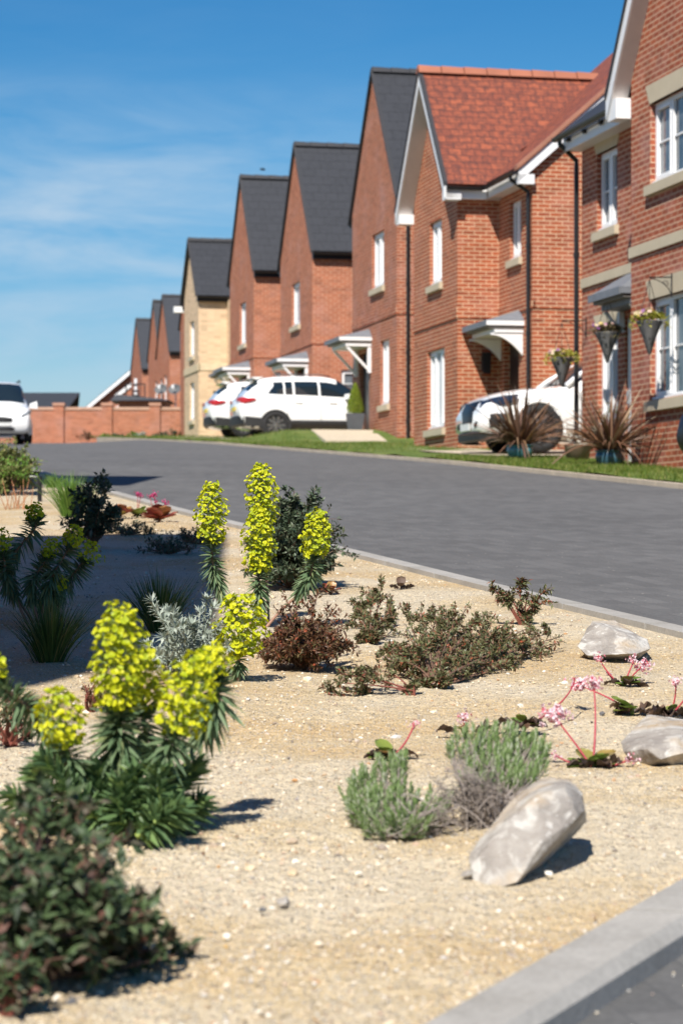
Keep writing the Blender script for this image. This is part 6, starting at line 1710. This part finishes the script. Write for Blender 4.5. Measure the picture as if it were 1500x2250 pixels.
# ------------------------------------------------------------------ far things
M['dish_grey'] = m_plain('dish_grey', (.10, .105, .11), .6)
for px, lab in ((355, 'left grey satellite dish above the garden wall'), (385, 'right grey satellite dish above the garden wall')):
    c = W(px, 857, 121.5); wallp = Vector((c.x + .5, c.y + 2.6, c.z - .3))
    r = thing('satellite_dish', lab, 'satellite dish', c, 'satellite dishes')
    mb = MB(); rows = []
    nrm = Vector((-.25, -.85, .45)).normalized(); x, y = perp(nrm)
    for k in range(5):
        rr = .34 * k / 4; rows.append([c + (x * math.cos(2*PI*j/20) * rr + y * math.sin(2*PI*j/20) * rr * .85) + nrm * (.10 * (k / 4) ** 2) for j in range(20)])
    mb.quadgrid(rows, True); mb.build('dish', M['dish_grey'], r, smooth=True, uv=False)
    mb = MB(); mb.tube([c - y * .27 + nrm * .08, c + nrm * .38 - y * .10], .02, 5); mb.abox(c.x + nrm.x * .38 - .06, c.x + nrm.x * .38 + .06, c.y + nrm.y * .38 - .06, c.y + nrm.y * .38 + .06, c.z + nrm.z * .38 - .09, c.z + nrm.z * .38 + .05); mb.build('receiver_arm', M['white_upvc'], r, uv=False)
    mb = MB(); mb.tube([c, Vector((c.x, c.y + .4, c.z - .2)), Vector((c.x, c.y + .4, gz(121) )) ], .035, 6); mb.build('mast', M['grey_metal'], r, uv=False)
b = W(298, 860, 112)
r = thing('basketball_hoop', 'black framed basketball backboard above the garden wall', 'basketball hoop', Vector((b.x, b.y, gz(112))))
mb = MB()
for x0, x1, z0, z1 in ((-.46, .46, .30, .36), (-.46, .46, -.30, -.24), (-.46, -.40, -.24, .30), (.40, .46, -.24, .30), (-.16, .16, .02, .07), (-.16, .16, -.20, -.15), (-.16, -.11, -.15, .02), (.11, .16, -.15, .02)): mb.abox(b.x + x0, b.x + x1, b.y, b.y + .05, b.z + z0, b.z + z1)
mb.build('backboard_frame', M['iron'], r, uv=False)
mb = MB(); mb.abox(b.x - .06, b.x + .06, b.y + .06, b.y + .18, gz(112), b.z + .6); mb.build('post', M['white_upvc'], r, uv=False)
mb = MB(); mb.tube([(b.x + .225 * math.cos(k * PI / 9), b.y - .28 + .225 * math.sin(k * PI / 9), b.z - .24) for k in range(19)], .015, 5, False); mb.build('rim', M['iron'], r, uv=False)
mb = MB(); mb.quadgrid([[(b.x + rr * math.cos(k * PI / 6), b.y - .28 + rr * math.sin(k * PI / 6), b.z - .24 - dz) for k in range(12)] for rr, dz in ((.22, 0), (.16, .2), (.13, .4))], True); mb.build('net', M['white_upvc'], r, uv=False)
# low plants at the foot of the garden wall
random.seed(8)
for x, y, sz, m, lab in ((232, 958, .35, 'bright_blade', 'small green plant at the foot of the garden wall left end of verge'), (258, 957, .35, 'cistus_leaf', 'grey green plant at the foot of the garden wall'), (292, 955, .45, 'bright_blade', 'bright green plant at the foot of the garden wall pier'), (310, 956, .40, 'silver_leaf', 'silvery plant at the foot of the garden wall'),
                    (350, 950, .40, 'cistus_leaf', 'dark plant by the right part of the garden wall'), (378, 948, .55, 'cistus_leaf', 'wide dark plant by the cream house end of the garden wall'), (408, 945, .55, 'rust_leaf', 'brownish plant beside the cream house wall'), (192, 950, .5, 'rust_leaf', 'dry brown plant before the middle wall panel')):
    b = W(x, y, 101); b.z = gz(101) + .02
    shrub('low_shrub', lab, 'shrub', b, (sz * .8, sz * .5, sz * .7), m, 'twig', 10, 240, .12, .05, low=.3, trad=.01, group='plants along the garden wall')
# bare trees far behind
M['bark'] = m_plain('bark', (.16, .13, .11), .9)
def bare_tree(label, base, h, seed):
    random.seed(seed); r = thing('bare_tree', label, 'tree', base, 'bare trees behind the houses'); tr = MB(); tw = MB()
    def grow(p, d, L, rad, lev):
        e = p + d * L; (tr if lev < 2 else tw).tube([p, p.lerp(e, .5) + rv(L * .04), e], [rad, rad * .8, rad * .6], 5 if lev < 2 else 3, False)
        if lev > 4: return
        for _ in range(3 if lev < 3 else 4):
            nd = (d + rv(.42) + Vector((0, 0, .12))).normalized(); grow(p.lerp(e, random.uniform(.55, 1)), nd, L * random.uniform(.55, .78), max(.02, rad * .55), lev + 1)
    grow(base, Vector((0, 0, 1)), h * .34, h * .022, 0)
    tr.build('trunk', M['bark'], r, uv=False, recalc=False); tw.build('crown', M['bark'], r, uv=False, recalc=False)
for x, y, h, sd, lab in ((110, 840, 6.5, 1, 'left bare tree showing faintly above the far dark roof'), (148, 843, 6.2, 2, 'right bare tree showing faintly above the far dark roof')):
    b = W(x, y, 260); b.z = b.z - h + .3; bare_tree(lab, b, h, sd)
# the bird
b = W(577, 372, 58); r = thing('bird', 'small dark bird flying above the dark roofs', 'bird', b)
mb = MB(); mb.tube([b + Vector((-.07, 0, .005)), b + Vector((-.03, 0, 0)), b + Vector((.02, 0, -.004)), b + Vector((.07, 0, -.02))], [.008, .024, .026, .006], 8); mb.build('body', M['iron'], r, smooth=True, uv=False)
mb = MB()
for sg in (1, -1): mb.quadgrid([[b + Vector((-.035, 0, .01)), b + Vector((.03, 0, .005))], [b + Vector((-.02, sg * .09, .02)), b + Vector((.045, sg * .08, .012))], [b + Vector((.0, sg * .17, .0)), b + Vector((.05, sg * .16, -.005))]])
mb.build('wings', M['iron'], r, uv=False, recalc=False)
# ------------------------------------------------------------------ light, sky, camera
EL, AZ = R(48), R(17)
Ld = Vector((math.sin(AZ) * math.cos(EL), math.cos(AZ) * math.cos(EL), -math.sin(EL)))
sun = bpy.data.lights.new('sun', 'SUN'); sun.energy = 5.0; sun.angle = R(.55); sun.color = (1.0, .945, .86)
so = bpy.data.objects.new('sun', sun); COL.objects.link(so); so.rotation_euler = Ld.to_track_quat('-Z', 'Y').to_euler()
wd = bpy.data.worlds.new('World'); SC.world = wd; wd.use_nodes = True
nt = wd.node_tree; nt.nodes.clear()
N = nt.nodes.new; LK = nt.links.new
out = N('ShaderNodeOutputWorld'); bg = N('ShaderNodeBackground'); LK(bg.outputs[0], out.inputs[0])
sky = N('ShaderNodeTexSky'); sky.sky_type = 'NISHITA'; sky.sun_disc = False
sky.sun_elevation = EL; sky.sun_rotation = math.atan2(-Ld.x, -Ld.y); sky.altitude = 0; sky.air_density = 1.0; sky.dust_density = .12; sky.ozone_density = 2.2
# thin streaks of cirrus low in the sky
tc = N('ShaderNodeTexCoord'); mp = N('ShaderNodeMapping'); mp.inputs['Scale'].default_value = (10, 10, 46); mp.inputs['Rotation'].default_value = (0, R(2), 0)
LK(tc.outputs['Generated'], mp.inputs['Vector'])
ns = N('ShaderNodeTexNoise'); ns.inputs['Scale'].default_value = 1.0; ns.inputs['Detail'].default_value = 6; ns.inputs['Roughness'].default_value = .58; ns.inputs['Distortion'].default_value = .5
LK(mp.outputs[0], ns.inputs['Vector'])
rp = N('ShaderNodeValToRGB'); rp.color_ramp.elements[0].position = .38; rp.color_ramp.elements[0].color = (0, 0, 0, 1); rp.color_ramp.elements[1].position = .74; rp.color_ramp.elements[1].color = (1, 1, 1, 1)
LK(ns.outputs['Fac'], rp.inputs[0])
sx = N('ShaderNodeSeparateXYZ'); LK(tc.outputs['Generated'], sx.inputs[0])
band = N('ShaderNodeValToRGB'); e = band.color_ramp.elements
e[0].position = .03; e[0].color = (.12, .12, .12, 1); e[1].position = .105; e[1].color = (1, 1, 1, 1); x_ = e.new(.15); x_.color = (.85, .85, .85, 1); x_ = e.new(.19); x_.color = (.08, .08, .08, 1)
LK(sx.outputs[2], band.inputs[0])
side = N('ShaderNodeMapRange'); side.inputs[1].default_value = .07; side.inputs[2].default_value = -.07; side.inputs[3].default_value = .1; side.inputs[4].default_value = 1.0
LK(sx.outputs[0], side.inputs[0])
m1 = N('ShaderNodeMath'); m1.operation = 'MULTIPLY'; LK(rp.outputs[0], m1.inputs[0]); LK(band.outputs[0], m1.inputs[1])
m2 = N('ShaderNodeMath'); m2.operation = 'MULTIPLY'; LK(m1.outputs[0], m2.inputs[0]); LK(side.outputs[0], m2.inputs[1])
m3 = N('ShaderNodeMath'); m3.operation = 'MULTIPLY'; LK(m2.outputs[0], m3.inputs[0]); m3.inputs[1].default_value = .85
cm = N('ShaderNodeMix'); cm.data_type = 'RGBA'; LK(m3.outputs[0], cm.inputs[0]); hs = N('ShaderNodeHueSaturation'); hs.inputs['Saturation'].default_value = 1.45; hs.inputs['Value'].default_value = 1.0; LK(sky.outputs[0], hs.inputs['Color']); tn = N('ShaderNodeMix'); tn.data_type = 'RGBA'; tn.blend_type = 'MULTIPLY'; tn.inputs[0].default_value = 1; LK(hs.outputs[0], tn.inputs[6]); sz = N('ShaderNodeSeparateXYZ'); LK(tc.outputs['Generated'], sz.inputs[0]); tr = N('ShaderNodeValToRGB'); te = tr.color_ramp.elements; te[0].position = .03; te[0].color = (.57, .61, .76, 1); te[1].position = .215; te[1].color = (.48, .69, .77, 1); t3 = te.new(.15); t3.color = (.56, .73, .80, 1); LK(sz.outputs[2], tr.inputs[0]); LK(tr.outputs[0], tn.inputs[7]); LK(tn.outputs[2], cm.inputs[6]); cm.inputs[7].default_value = (4.2, 5.4, 6.6, 1)
LK(cm.outputs[2], bg.inputs[0]); bg.inputs[1].default_value = .085

cam = bpy.data.cameras.new('camera'); co = bpy.data.objects.new('camera', cam); COL.objects.link(co)
co.location = (0, 0, CAMZ); co.rotation_euler = (R(90), 0, 0)
cam.sensor_fit = 'VERTICAL'; cam.sensor_height = 36; cam.sensor_width = 24; cam.lens = 85; cam.shift_y = 60 / 2250
cam.clip_start = .1; cam.clip_end = 6000
cam.dof.use_dof = True; cam.dof.focus_distance = 9.0; cam.dof.aperture_fstop = 6.0; cam.dof.aperture_blades = 9
SC.camera = co
SC.view_settings.view_transform = 'Standard'; SC.view_settings.look = 'None'; SC.view_settings.exposure = .53; SC.view_settings.gamma = 1
